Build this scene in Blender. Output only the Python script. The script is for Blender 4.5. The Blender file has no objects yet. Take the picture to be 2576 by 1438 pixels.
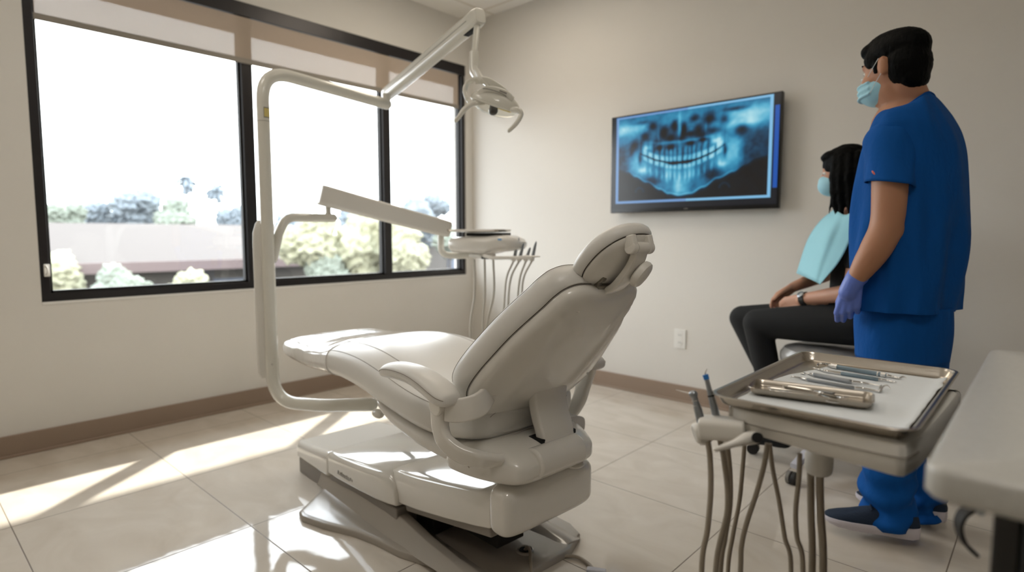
import bpy, bmesh, math, random
from math import sin, cos, pi, radians, sqrt, exp, floor, hypot
from mathutils import Vector, Matrix, noise
random.seed(7)
LAMP = 7.5
COL = bpy.context.scene.collection

# ------------------------------------------------------------------ camera
F, H, YAW, PIT = 1480.0, 1.05, radians(42.6), radians(4.9)
FW = Vector((-sin(YAW)*cos(PIT), cos(YAW)*cos(PIT), -sin(PIT)))
RT = Vector((cos(YAW), sin(YAW), 0))
UP = Vector((-sin(YAW)*sin(PIT), cos(YAW)*sin(PIT), cos(PIT)))

def at(px, py, x=None, y=None, z=None, d=None):
    """point of the room seen at a photo pixel, on a given plane or depth"""
    r = FW + RT*((px-1288)/F) + UP*((719-py)/F)
    if x is not None: t = x/r.x
    elif y is not None: t = y/r.y
    elif z is not None: t = (z-H)/r.z
    else: t = d
    return Vector((r.x*t, r.y*t, H+r.z*t))

cam = bpy.data.cameras.new('camera'); co = bpy.data.objects.new('camera', cam); COL.objects.link(co)
co.location = (0, 0, H)
co.rotation_euler = Matrix((RT, UP, -FW)).transposed().to_euler()
cam.sensor_width = 36; cam.lens = 36*F/2576; cam.clip_start = .02; cam.clip_end = 500
cam.dof.use_dof = True; cam.dof.focus_distance = 1.4; cam.dof.aperture_fstop = 2.2
sc = bpy.context.scene; sc.camera = co
sc.view_settings.view_transform = 'Standard'; sc.view_settings.look = 'None'
sc.view_settings.gamma = 1; sc.view_settings.use_curve_mapping = False; sc.view_settings.exposure = 0.0

# ------------------------------------------------------------------ materials
def lin(c):
    return tuple((v/255/12.92 if v/255 <= .04045 else ((v/255+.055)/1.055)**2.4) for v in c)

def mat(name, rgb, rough=.5, metal=0, coat=0, spec=.5, noise_amt=0, nscale=8, bump=0, bscale=40, aniso_scale=None, sheen=0, sss=0, coat_rough=.05, ior=1.5):
    m = bpy.data.materials.new(name); m.use_nodes = True
    nt = m.node_tree; b = nt.nodes['Principled BSDF']
    c = lin(rgb)+(1,)
    b.inputs['Base Color'].default_value = c
    b.inputs['Roughness'].default_value = rough; b.inputs['Metallic'].default_value = metal
    b.inputs['Coat Weight'].default_value = coat; b.inputs['Coat Roughness'].default_value = coat_rough
    b.inputs['Specular IOR Level'].default_value = spec; b.inputs['IOR'].default_value = ior
    b.inputs['Sheen Weight'].default_value = sheen
    if sss:
        b.inputs['Subsurface Weight'].default_value = sss; b.inputs['Subsurface Scale'].default_value = .02
    tc = nt.nodes.new('ShaderNodeTexCoord'); mp = nt.nodes.new('ShaderNodeMapping')
    nt.links.new(tc.outputs['Object'], mp.inputs[0])
    if aniso_scale: mp.inputs['Scale'].default_value = aniso_scale
    n = nt.nodes.new('ShaderNodeTexNoise'); n.inputs['Scale'].default_value = nscale; n.inputs['Detail'].default_value = 5
    nt.links.new(mp.outputs[0], n.inputs['Vector'])
    mx = nt.nodes.new('ShaderNodeMix'); mx.data_type = 'RGBA'; mx.blend_type = 'MULTIPLY'
    mx.inputs[0].default_value = 1
    rp = nt.nodes.new('ShaderNodeMapRange'); rp.inputs[3].default_value = 1-noise_amt; rp.inputs[4].default_value = 1+noise_amt
    nt.links.new(n.outputs[0], rp.inputs[0])
    mx.inputs[6].default_value = c; nt.links.new(rp.outputs[0], mx.inputs[7])
    nt.links.new(mx.outputs[2], b.inputs['Base Color'])
    if bump:
        n2 = nt.nodes.new('ShaderNodeTexNoise'); n2.inputs['Scale'].default_value = bscale; n2.inputs['Detail'].default_value = 4
        nt.links.new(mp.outputs[0], n2.inputs['Vector'])
        bp = nt.nodes.new('ShaderNodeBump'); bp.inputs['Strength'].default_value = bump; bp.inputs['Distance'].default_value = .01
        nt.links.new(n2.outputs[0], bp.inputs['Height']); nt.links.new(bp.outputs[0], b.inputs['Normal'])
    return m

M = {}
M['wall'] = mat('painted_wall', (222, 218, 211), .75, bump=.03, bscale=300, noise_amt=.01)
M['ceil'] = mat('ceiling_tile', (226, 220, 208), .85, bump=.1, bscale=200, noise_amt=.02)
M['base'] = mat('vinyl_baseboard', (150, 130, 113), .5)
M['bronze'] = mat('dark_bronze_aluminium', (38, 35, 36), .35, .3)
M['uph'] = mat('white_upholstery', (224, 221, 215), .34, noise_amt=.015, nscale=14, bump=.02, bscale=700, spec=.5)
M['seam'] = mat('upholstery_seam', (150, 142, 132), .7)
M['plas'] = mat('offwhite_plastic', (226, 222, 214), .2, spec=.5, coat=.3, noise_amt=.01, coat_rough=.08)
M['plasm'] = mat('offwhite_matt_plastic', (226, 222, 214), .38, noise_amt=.015)
M['cover'] = mat('glossy_white_cover', (226, 222, 214), .1, coat=.8, noise_amt=.01, coat_rough=.03)
M['film'] = mat('clear_plastic_film', (236, 234, 230), .1, coat=1, bump=.5, bscale=14, coat_rough=.04)
M['pgrey'] = mat('grey_painted_metal', (160, 152, 142), .24, coat=.5, noise_amt=.02, coat_rough=.1)
M['plinth'] = mat('grey_plinth', (142, 135, 127), .45)
M['dark'] = mat('dark_rubber', (24, 22, 20), .6)
M['joint'] = mat('dark_joint', (70, 62, 54), .8)
M['bluem'] = mat('pale_blue_mark', (110, 160, 205), .5)
M['steels'] = mat('dull_steel', (176, 168, 156), .3, 1, noise_amt=.1, nscale=20)
M['hole'] = mat('black_recess', (10, 9, 8), .8)
M['pole'] = mat('cream_enamel', (222, 219, 208), .22, coat=.4, noise_amt=.008, coat_rough=.06)
M['hinge'] = mat('grey_hinge_metal', (135, 130, 120), .3, .5)
M['hose'] = mat('taupe_hose', (158, 147, 132), .45, noise_amt=.03)
M['hosel'] = mat('pale_grey_hose', (190, 184, 172), .5)
M['steel'] = mat('stainless_steel', (192, 185, 175), .27, 1, noise_amt=.06, nscale=6, bump=.05, bscale=60, aniso_scale=(1, 8, 1))
M['steelb'] = mat('polished_steel', (225, 224, 222), .12, 1)
M['steeld'] = mat('brushed_grey_steel', (150, 155, 160), .33, 1)
M['bluesteel'] = mat('blue_grey_grip', (128, 146, 158), .35, .7)
M['paper'] = mat('white_tray_paper', (226, 230, 232), .7, noise_amt=.01, bump=.15, bscale=25)
M['blue'] = mat('blue_tip', (40, 120, 200), .4)
M['stone'] = mat('quartz_worktop', (186, 184, 178), .3, noise_amt=.12, nscale=140)
M['cab'] = mat('black_cabinet', (20, 18, 16), .4)
M['black'] = mat('black_bezel', (12, 13, 16), .2)
M['white'] = mat('white_plastic', (235, 233, 228), .35)
M['skin'] = mat('skin_tan', (176, 126, 96), .5, noise_amt=.05, nscale=12, sss=.1)
M['skin2'] = mat('skin_light', (190, 142, 116), .5, noise_amt=.05, nscale=12, sss=.1)
M['hair'] = mat('black_hair', (5, 5, 5), .55, noise_amt=.2, nscale=60, bump=.3, bscale=120, aniso_scale=(1, 1, .25), spec=.08)
M['scrub'] = mat('royal_blue_scrubs', (9, 78, 150), .8, noise_amt=.06, nscale=5, bump=.7, bscale=5, aniso_scale=(1.8, 1.8, .9), spec=.15)
M['mask'] = mat('blue_mask', (160, 208, 224), .8)
M['maskw'] = mat('mask_edge', (228, 232, 234), .8)
M['glove'] = mat('periwinkle_glove', (98, 122, 205), .42, noise_amt=.05, nscale=20, bump=.3, bscale=30)
M['navy'] = mat('navy_knit', (14, 34, 56), .8, bump=.3, bscale=200)
M['sole'] = mat('white_foam_sole', (200, 194, 200), .6)
M['bib'] = mat('aqua_paper_bib', (150, 205, 218), .8, noise_amt=.02)
M['blackcloth'] = mat('black_trousers', (6, 8, 9), .85, noise_amt=.1)
M['vinyl'] = mat('grey_vinyl', (150, 148, 145), .3, coat=.2)
M['pink'] = mat('coral_logo', (226, 120, 110), .6)
M['label'] = mat('yellow_label', (214, 196, 118), .5)
M['grey'] = mat('grey_print', (120, 116, 110), .5)
M['lens'] = mat('black_lamp_core', (34, 30, 30), .25, coat=.5)
M['amber'] = mat('amber_reflector', (214, 190, 90), .3, .4)
M['lgrey'] = mat('light_grey_plastic', (196, 196, 204), .4)
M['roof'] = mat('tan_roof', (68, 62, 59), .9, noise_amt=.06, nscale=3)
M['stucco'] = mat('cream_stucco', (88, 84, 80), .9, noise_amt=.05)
M['fascia'] = mat('hazed_brown_fascia', (104, 90, 88), .8)  # lightened to lower contrast, haze put into the colour
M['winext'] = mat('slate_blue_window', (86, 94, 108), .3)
M['leafg'] = mat('hazed_green_leaves', (124, 130, 118), .9, noise_amt=.12, nscale=1)  # paled leaf colour stands in for outdoor haze
M['leafb'] = mat('hazed_bluish_leaves', (120, 128, 134), .9, noise_amt=.12, nscale=1)  # haze put into the bluish leaf colour by paling it
M['leafy'] = mat('hazed_yellow_green_leaves', (150, 148, 124), .9, noise_amt=.12, nscale=1)  # yellow green paled, haze painted into the leaves
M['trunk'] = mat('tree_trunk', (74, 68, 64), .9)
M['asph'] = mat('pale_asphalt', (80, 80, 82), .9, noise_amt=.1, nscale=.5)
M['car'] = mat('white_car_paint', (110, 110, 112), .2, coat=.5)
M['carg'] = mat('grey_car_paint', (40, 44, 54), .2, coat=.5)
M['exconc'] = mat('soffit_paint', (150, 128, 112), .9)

for nd in M['scrub'].node_tree.nodes:
    if nd.type == 'BUMP': nd.inputs['Distance'].default_value = .025
def glass_mat():
    m = bpy.data.materials.new('window_glass'); m.use_nodes = True; nt = m.node_tree
    nt.nodes.remove(nt.nodes['Principled BSDF']); out = nt.nodes['Material Output']
    t = nt.nodes.new('ShaderNodeBsdfTransparent'); t.inputs[0].default_value = (.97, .985, .985, 1)
    g = nt.nodes.new('ShaderNodeBsdfGlossy'); g.inputs['Roughness'].default_value = .01
    lw = nt.nodes.new('ShaderNodeLayerWeight'); lw.inputs[0].default_value = .5
    pw = nt.nodes.new('ShaderNodeMath'); pw.operation = 'POWER'; pw.inputs[1].default_value = 5; nt.links.new(lw.outputs['Facing'], pw.inputs[0])
    f = nt.nodes.new('ShaderNodeMapRange'); f.inputs[3].default_value = .04; f.inputs[4].default_value = .95; nt.links.new(pw.outputs[0], f.inputs[0])
    mx = nt.nodes.new('ShaderNodeMixShader')
    nt.links.new(f.outputs[0], mx.inputs[0]); nt.links.new(t.outputs[0], mx.inputs[1]); nt.links.new(g.outputs[0], mx.inputs[2])
    nt.links.new(mx.outputs[0], out.inputs[0]); return m
M['glass'] = glass_mat()

def shade_mat():
    m = bpy.data.materials.new('sun_screen_fabric'); m.use_nodes = True; nt = m.node_tree
    nt.nodes.remove(nt.nodes['Principled BSDF']); out = nt.nodes['Material Output']
    t = nt.nodes.new('ShaderNodeBsdfTransparent')
    d = nt.nodes.new('ShaderNodeBsdfDiffuse'); d.inputs[0].default_value = lin((196, 180, 164))+(1,)
    tl = nt.nodes.new('ShaderNodeBsdfTranslucent'); tl.inputs[0].default_value = lin((176, 160, 144))+(1,)
    a = nt.nodes.new('ShaderNodeMixShader'); a.inputs[0].default_value = .12
    nt.links.new(d.outputs[0], a.inputs[1]); nt.links.new(tl.outputs[0], a.inputs[2])
    b = nt.nodes.new('ShaderNodeMixShader'); b.inputs[0].default_value = .2
    nt.links.new(a.outputs[0], b.inputs[1]); nt.links.new(t.outputs[0], b.inputs[2])
    nt.links.new(b.outputs[0], out.inputs[0]); return m
M['shade'] = shade_mat()

def clear_mat():
    m = bpy.data.materials.new('clear_lamp_shield'); m.use_nodes = True; nt = m.node_tree
    nt.nodes.remove(nt.nodes['Principled BSDF']); out = nt.nodes['Material Output']
    t = nt.nodes.new('ShaderNodeBsdfTransparent'); t.inputs[0].default_value = (.97, .97, .95, 1)
    g = nt.nodes.new('ShaderNodeBsdfGlossy'); g.inputs['Roughness'].default_value = .05
    lw = nt.nodes.new('ShaderNodeLayerWeight'); lw.inputs[0].default_value = .5
    pw = nt.nodes.new('ShaderNodeMath'); pw.operation = 'POWER'; pw.inputs[1].default_value = 5; nt.links.new(lw.outputs['Facing'], pw.inputs[0])
    f = nt.nodes.new('ShaderNodeMapRange'); f.inputs[3].default_value = .04; f.inputs[4].default_value = .95; nt.links.new(pw.outputs[0], f.inputs[0])
    mx = nt.nodes.new('ShaderNodeMixShader')
    nt.links.new(f.outputs[0], mx.inputs[0]); nt.links.new(t.outputs[0], mx.inputs[1]); nt.links.new(g.outputs[0], mx.inputs[2])
    nt.links.new(mx.outputs[0], out.inputs[0]); return m
M['clear'] = clear_mat()

def floor_mat():
    m = bpy.data.materials.new('polished_stone_tiles'); m.use_nodes = True; nt = m.node_tree; b = nt.nodes['Principled BSDF']
    tc = nt.nodes.new('ShaderNodeTexCoord')
    mp = nt.nodes.new('ShaderNodeMapping'); mp.inputs['Location'].default_value = (.19+.632*9, -.28+.59*9, 0)
    nt.links.new(tc.outputs['Object'], mp.inputs[0])
    br = nt.nodes.new('ShaderNodeTexBrick'); br.offset = 0; br.squash = 1
    br.inputs['Scale'].default_value = 1; br.inputs['Brick Width'].default_value = .632; br.inputs['Row Height'].default_value = .59
    br.inputs['Mortar Size'].default_value = .0022; br.inputs['Mortar Smooth'].default_value = .3
    nt.links.new(mp.outputs[0], br.inputs['Vector'])
    m2 = nt.nodes.new('ShaderNodeMapping'); m2.inputs['Rotation'].default_value = (0, 0, .5); m2.inputs['Scale'].default_value = (2.2, 3.6, 1)
    nt.links.new(tc.outputs['Object'], m2.inputs[0])
    n = nt.nodes.new('ShaderNodeTexNoise'); n.inputs['Scale'].default_value = 1.6; n.inputs['Detail'].default_value = 9; n.inputs['Distortion'].default_value = 1.2
    nt.links.new(m2.outputs[0], n.inputs['Vector'])
    cr = nt.nodes.new('ShaderNodeValToRGB'); e = cr.color_ramp.elements
    e[0].position = .3; e[0].color = lin((198, 188, 174))+(1,); e[1].position = .72; e[1].color = lin((213, 205, 193))+(1,)
    nt.links.new(n.outputs[0], cr.inputs[0])
    mx = nt.nodes.new('ShaderNodeMix'); mx.data_type = 'RGBA'; mx.inputs[7].default_value = lin((120, 108, 96))+(1,)
    nt.links.new(br.outputs['Fac'], mx.inputs[0]); nt.links.new(cr.outputs[0], mx.inputs[6])
    nt.links.new(mx.outputs[2], b.inputs['Base Color'])
    b.inputs['IOR'].default_value = 1.6
    rr = nt.nodes.new('ShaderNodeMapRange'); rr.inputs[3].default_value = .05; rr.inputs[4].default_value = .6
    nt.links.new(br.outputs['Fac'], rr.inputs[0]); nt.links.new(rr.outputs[0], b.inputs['Roughness'])
    bp = nt.nodes.new('ShaderNodeBump'); bp.inputs['Strength'].default_value = .4; bp.inputs['Distance'].default_value = .002; bp.invert = True
    nt.links.new(br.outputs['Fac'], bp.inputs['Height'])
    n3 = nt.nodes.new('ShaderNodeTexNoise'); n3.inputs['Scale'].default_value = 9; nt.links.new(tc.outputs['Object'], n3.inputs['Vector'])
    bp2 = nt.nodes.new('ShaderNodeBump'); bp2.inputs['Strength'].default_value = .05; bp2.inputs['Distance'].default_value = .01
    nt.links.new(n3.outputs[0], bp2.inputs['Height']); nt.links.new(bp.outputs[0], bp2.inputs['Normal'])
    nt.links.new(bp2.outputs[0], b.inputs['Normal']); return m
M['floor'] = floor_mat()

def ceil_grid_mat():
    m = mat('ceiling_grid_tiles', (226, 220, 208), .85); nt = m.node_tree; b = nt.nodes['Principled BSDF']
    tc = nt.nodes.new('ShaderNodeTexCoord'); br = nt.nodes.new('ShaderNodeTexBrick'); br.offset = 0
    br.inputs['Scale'].default_value = 1; br.inputs['Brick Width'].default_value = .61; br.inputs['Row Height'].default_value = .61
    br.inputs['Mortar Size'].default_value = .011
    br.inputs['Color1'].default_value = lin((246, 242, 234))+(1,); br.inputs['Color2'].default_value = lin((244, 240, 232))+(1,)
    br.inputs['Mortar'].default_value = lin((222, 214, 200))+(1,)
    mp = nt.nodes.new('ShaderNodeMapping'); mp.inputs['Location'].default_value = (.3+6.1, 6.1+.35, 0)
    nt.links.new(tc.outputs['Object'], mp.inputs[0]); nt.links.new(mp.outputs[0], br.inputs['Vector'])
    nt.links.new(br.outputs['Color'], b.inputs['Base Color']); return m
M['ceilg'] = ceil_grid_mat()

# ------------------------------------------------------------------ mesh building
def catmull(P, n=8, closed=False):
    P = [Vector(p) for p in P]; out = []; L = len(P)
    rng = range(L if closed else L-1)
    for i in rng:
        p1, p2 = P[i], P[(i+1) % L]
        p0 = P[(i-1) % L] if (closed or i > 0) else p1*2-p2
        p3 = P[(i+2) % L] if (closed or i < L-2) else p2*2-p1
        for k in range(n):
            t = k/n
            out.append(.5*((2*p1)+(p2-p0)*t+(2*p0-5*p1+4*p2-p3)*t*t+(3*p1-p0-3*p2+p3)*t**3))
    if not closed: out.append(P[-1])
    return out

def fillet(P, r, n=8):
    P = [Vector(p) for p in P]; out = [P[0]]
    for i in range(1, len(P)-1):
        a, b, c = P[i-1], P[i], P[i+1]
        rr = r[i-1] if isinstance(r, (list, tuple)) else r
        l = min(rr, (a-b).length*.49, (c-b).length*.49)
        s = b+(a-b).normalized()*l; e = b+(c-b).normalized()*l
        for k in range(n+1):
            t = k/n; out.append(s.lerp(b, t).lerp(b.lerp(e, t), t))
    out.append(P[-1]); return out

class MB:
    def __init__(s): s.v = []; s.f = []; s.m = []; s.cm = 0
    def mat(s, i): s.cm = i; return s
    def add(s, v, f):
        o = len(s.v); s.v += [tuple(p) for p in v]; s.f += [tuple(o+i for i in q) for q in f]; s.m += [s.cm]*len(f); return s
    def box(s, lo, hi, rot=None, c=None):
        v = [Vector((x, y, z)) for x in (lo[0], hi[0]) for y in (lo[1], hi[1]) for z in (lo[2], hi[2])]
        if rot is not None:
            cc = Vector(c) if c else sum(v, Vector())/8
            v = [rot @ (p-cc)+cc for p in v]
        return s.add(v, [(0, 1, 3, 2), (4, 6, 7, 5), (0, 4, 5, 1), (2, 3, 7, 6), (0, 2, 6, 4), (1, 5, 7, 3)])
    def loft(s, rings, cap=True, closed=False):
        n = len(rings[0]); v = [p for r in rings for p in r]; f = []
        R = len(rings)
        for i in range(R if closed else R-1):
            j = (i+1) % R
            for k in range(n): f.append((i*n+k, i*n+(k+1) % n, j*n+(k+1) % n, j*n+k))
        if cap and not closed:
            for i, fl in ((0, 1), (R-1, 0)):
                c = sum((Vector(p) for p in rings[i]), Vector())/n; v.append(tuple(c)); ci = len(v)-1
                for k in range(n):
                    a, b = i*n+k, i*n+(k+1) % n
                    f.append((b, a, ci) if fl else (a, b, ci))
        return s.add(v, f)
    def tube(s, P, r, seg=16, cap=True, sec=None, up=None, round_end=0):
        P = [Vector(p) for p in P]; n = len(P); rings = []
        R = r if isinstance(r, (list, tuple)) else [r]*n
        t0 = (P[1]-P[0]).normalized()
        ref = Vector(up) if up is not None else (Vector((0, 0, 1)) if abs(t0.z) < .9 else Vector((1, 0, 0)))
        N = (ref-t0*ref.dot(t0)).normalized()
        for i in range(n):
            t = (P[min(i+1, n-1)]-P[max(i-1, 0)]).normalized()
            N = (N-t*N.dot(t))
            if up is not None: N = Vector(up)-t*Vector(up).dot(t)
            N.normalize(); B = t.cross(N)
            if sec: rings.append([P[i]+N*(q[1]*R[i])+B*(q[0]*R[i]) for q in sec])
            else: rings.append([P[i]+(N*sin(2*pi*k/seg)+B*cos(2*pi*k/seg))*R[i] for k in range(seg)])
        if round_end:
            def endr(ring, c, d, rr):
                return [[c+d*rr*sin(a)+(Vector(p)-c)*cos(a) for p in ring] for a in (.4, .8, 1.15, 1.4)]
            h = endr(rings[0], P[0], (P[0]-P[1]).normalized(), R[0]); h.reverse()
            tl = endr(rings[-1], P[-1], (P[-1]-P[-2]).normalized(), R[-1])
            rings = h+rings+tl
        return s.loft(rings, cap)
    def capsule(s, a, b, ra, rb, seg=14):
        a, b = Vector(a), Vector(b)
        if (b-a).length < 1e-5: return s.ell(a, (ra, ra, ra))
        return s.tube([a, a.lerp(b, .5), b], [ra, (ra+rb)/2, rb], seg, round_end=1)
    def ell(s, c, r, rot=None, nu=20, nv=12):
        c = Vector(c); rings = []
        for i in range(1, nv):
            a = pi*i/nv-pi/2; ring = []
            for k in range(nu):
                p = Vector((r[0]*cos(a)*cos(2*pi*k/nu), r[1]*cos(a)*sin(2*pi*k/nu), r[2]*sin(a)))
                ring.append(c+(rot @ p if rot is not None else p))
            rings.append(ring)
        return s.loft(rings)
    def ext(s, poly, z0, z1, T=None):
        """polygon (list of 2D) extruded z0..z1; T maps (x,y,z)->Vector"""
        T = T or (lambda x, y, z: Vector((x, y, z))); n = len(poly)
        v = [T(p[0], p[1], z0) for p in poly]+[T(p[0], p[1], z1) for p in poly]
        f = [tuple(reversed(range(n))), tuple(range(n, 2*n))]+[(i, (i+1) % n, n+(i+1) % n, n+i) for i in range(n)]
        return s.add(v, f)
    def lathe(s, prof, c=(0, 0, 0), seg=32, rot=None):
        c = Vector(c); rings = []
        for r, h in prof:
            rings.append([c+((rot @ Vector((r*cos(2*pi*k/seg), r*sin(2*pi*k/seg), h))) if rot is not None else Vector((r*cos(2*pi*k/seg), r*sin(2*pi*k/seg), h))) for k in range(seg)])
        return s.loft(rings)
    def pillow(s, out, rings, T):
        """closed outline (2D) -> stack of rings (offset inward, scale, height)"""
        n = len(out); cx = sum(p[0] for p in out)/n; cy = sum(p[1] for p in out)/n
        nor = []
        for i in range(n):
            a, b = out[i-1], out[(i+1) % n]; dx, dy = b[0]-a[0], b[1]-a[1]; l = hypot(dx, dy) or 1
            nor.append((-dy/l, dx/l))
        area = sum(out[i][0]*out[(i+1) % n][1]-out[(i+1) % n][0]*out[i][1] for i in range(n))
        sg = 1 if area > 0 else -1
        R = []
        for off, scl, h in rings:
            R.append([T(cx+(p[0]+sg*nn[0]*off-cx)*scl, cy+(p[1]+sg*nn[1]*off-cy)*scl, h) for p, nn in zip(out, nor)])
        return s.loft(R)
    def build(s, name, mats, parent=None, bevel=0, seg=3, sub=0, angle=40, remesh=0, smooth=0, flat=False, disp=None):
        me = bpy.data.meshes.new(name); me.from_pydata(s.v, [], s.f)
        if not isinstance(mats, (list, tuple)): mats = [mats]
        for m in mats: me.materials.append(M[m] if isinstance(m, str) else m)
        for p, i in zip(me.polygons, s.m): p.material_index = i
        bm = bmesh.new(); bm.from_mesh(me); bmesh.ops.remove_doubles(bm, verts=bm.verts, dist=1e-6)
        bmesh.ops.recalc_face_normals(bm, faces=bm.faces); bm.to_mesh(me); bm.free()
        for p in me.polygons: p.use_smooth = not flat
        if not flat and not remesh and not sub: me.set_sharp_from_angle(angle=radians(angle))
        o = bpy.data.objects.new(name, me); COL.objects.link(o)
        if parent: o.parent = parent
        if bevel:
            if not flat:
                for e in me.edges: pass
            b = o.modifiers.new('bevel', 'BEVEL'); b.width = bevel; b.segments = seg; b.limit_method = 'ANGLE'; b.angle_limit = radians(35); b.harden_normals = False
        if remesh:
            r = o.modifiers.new('remesh', 'REMESH'); r.mode = 'VOXEL'; r.voxel_size = remesh; r.use_smooth_shade = True
            if smooth:
                k = o.modifiers.new('smooth', 'SMOOTH'); k.iterations = smooth; k.factor = .5
        if sub:
            u = o.modifiers.new('sub', 'SUBSURF'); u.levels = sub; u.render_levels = sub
        if disp:
            tx = bpy.data.textures.new(name+'_relief', 'CLOUDS'); tx.noise_scale = disp[1]; tx.noise_depth = 2
            dm = o.modifiers.new('disp', 'DISPLACE'); dm.texture = tx; dm.strength = disp[0]; dm.mid_level = .5
        return o

def rsec(w, h, r, n=5):
    """rounded rectangle section, half sizes w,h"""
    out = []
    for cx, cy, a0 in ((w-r, h-r, 0), (-w+r, h-r, pi/2), (-w+r, -h+r, pi), (w-r, -h+r, 3*pi/2)):
        for k in range(n+1):
            a = a0+k/n*pi/2; out.append((cx+r*cos(a), cy+r*sin(a)))
    return out

def tag(o, label=None, cat=None, group=None, kind=None):
    if label: o['label'] = label
    if cat: o['category'] = cat
    if group: o['group'] = group
    if kind: o['kind'] = kind
    return o
def thing(name, loc, label, cat, rz=0, group=None):
    o = bpy.data.objects.new(name, None); COL.objects.link(o); o.empty_display_size = .1
    o.location = loc; o.rotation_euler = (0, 0, rz); return tag(o, label, cat, group)
def copy_tree(o, parent=None):
    c = o.copy(); COL.objects.link(c)
    if parent: c.parent = parent
    for ch in list(o.children): copy_tree(ch, c)
    return c

# ------------------------------------------------------------------ room shell
XL, YB, ZC = -3.6, 3.43, 2.78
XR, YR = 2.2, -2.6
WY0, WY1, WZ0, WZ1 = .545, 3.355, .715, 2.42
def S(o, kind='structure'): o['kind'] = kind; return o
S(MB().box((XL-.15, YR-.1, -.1), (XR+.1, YB+.1, 0)).build('floor', 'floor', flat=True))
S(MB().box((XL-.15, YR-.1, ZC), (XR+.1, YB+.1, ZC+.1)).build('ceiling', 'ceilg', flat=True))
w = MB()
w.box((XL-.15, YR, 0), (XL, WY0, ZC)); w.box((XL-.15, WY1, 0), (XL, YB+.1, ZC))
w.box((XL-.15, WY0, 0), (XL, WY1, WZ0)); w.box((XL-.15, WY0, WZ1), (XL, WY1, ZC))
S(w.build('wall_left', 'wall', flat=True))
S(MB().box((XL, YB, 0), (XR+.1, YB+.1, ZC)).build('wall_back', 'wall', flat=True))
S(MB().box((XR, YR, 0), (XR+.1, YB, ZC)).build('wall_right', 'wall', flat=True))
S(MB().box((XL-.15, YR-.1, 0), (XR+.1, YR, ZC)).build('wall_rear', 'wall', flat=True))
S(MB().box((XL, YR, 0), (XL+.012, YB, .105)).box((XL, YR, 0), (XL+.022, YB, .012)).build('baseboard_left', 'base', bevel=.003))
S(MB().box((XL+.012, YB-.012, 0), (XR, YB, .105)).box((XL+.012, YB-.022, 0), (XR, YB, .012)).build('baseboard_back', 'base', bevel=.003))
# window frame
FX0, FX1 = XL-.09, XL-.012
win = S(MB().box((FX0, WY0, WZ0+.012), (FX1, WY1, WZ0+.05)).box((FX0, WY0, WZ1-.08), (FX1+.01, WY1, WZ1))
        .box((FX0, WY0, WZ0+.05), (FX1, WY0+.04, WZ1-.05)).box((FX0, WY1-.035, WZ0+.05), (FX1, WY1, WZ1-.05)).build('window_1', 'bronze', bevel=.002))
for my in (1.585, 2.585):
    MB().box((FX0, my-.032, WZ0+.05), (FX1, my+.032, WZ1-.05)).build('mullion', 'bronze', win, bevel=.002)
for a, b in ((WY0+.04, 1.553), (1.617, 2.553), (2.617, WY1-.035)):
    MB().box((FX0+.035, a, WZ0+.05), (FX0+.041, b, WZ1-.05)).build('pane', 'glass', win, flat=True)
    MB().box((FX0+.025, a, WZ0+.05), (FX0+.055, b, WZ0+.064)).box((FX0+.025, a, WZ0+.05), (FX0+.055, a+.012, WZ1-.05)).box((FX0+.025, b-.012, WZ0+.05), (FX0+.055, b, WZ1-.05)).build('pane_gasket', 'dark', win, flat=True)
S(MB().box((XL-.15, WY0, WZ0), (XL+.004, WY1, WZ0+.012)).build('trim_1', 'white', bevel=.002))
# exterior soffit over the window
S(MB().box((XL-.84, -6, 2.52), (XL-.15, 9, 2.6)).box((XL-.84, -6, 2.5), (XL-.80, 9, 2.95)).build('trim_2', 'exconc', flat=True))

# roller blinds
b = thing('roller_blind', (XL-.006, 1.95, 2.09), 'beige see-through roller blind drawn a little way down across the top of the window', 'blind')
MB().box((-.001, -1.36, 0), (0, 1.33, .245)).build('blind_fabric', 'shade', b, flat=True)
tag(MB().box((-.005, -1.365, -.022), (.006, 1.335, .008)).build('bottom_bar', mat('blind_bar', (142, 134, 124), .5), b, bevel=.002), 'grey bottom bar')
c = thing('blind_chain_holder', at(118, 680, x=XL+.005), 'small white blind chain tensioner clipped low on the left window frame', 'blind fitting')
MB().box((-.006, -.012, -.03), (.004, .012, .03)).build('bracket', 'white', c, bevel=.003)
MB().tube(catmull([(.006, -.004, .022), (.016, 0, .01), (.016, 0, -.01), (.006, -.004, -.022)], 5), .004, 8).build('clip', 'white', c)

# outlet
c = thing('wall_outlet', (-1.708, YB, .40), 'white wall outlet plate on the beige back wall below the television', 'outlet')
MB().box((-.04, -.006, -.062), (.04, 0, .062)).build('cover_plate', 'white', c, bevel=.004)
for z in (-.024, .024):
    k = MB().ext(rsec(.017, .014, .008), 0, .002, lambda x, y, zz, z=z: Vector((x, -.006-zz, z+y))).build('socket', 'white', c)
    MB().box((-.007, -.0088, z-.004), (-.005, -.0078, z+.005)).box((.005, -.0088, z-.004), (.007, -.0078, z+.005)).build('slot', 'hole', k, flat=True)

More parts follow.
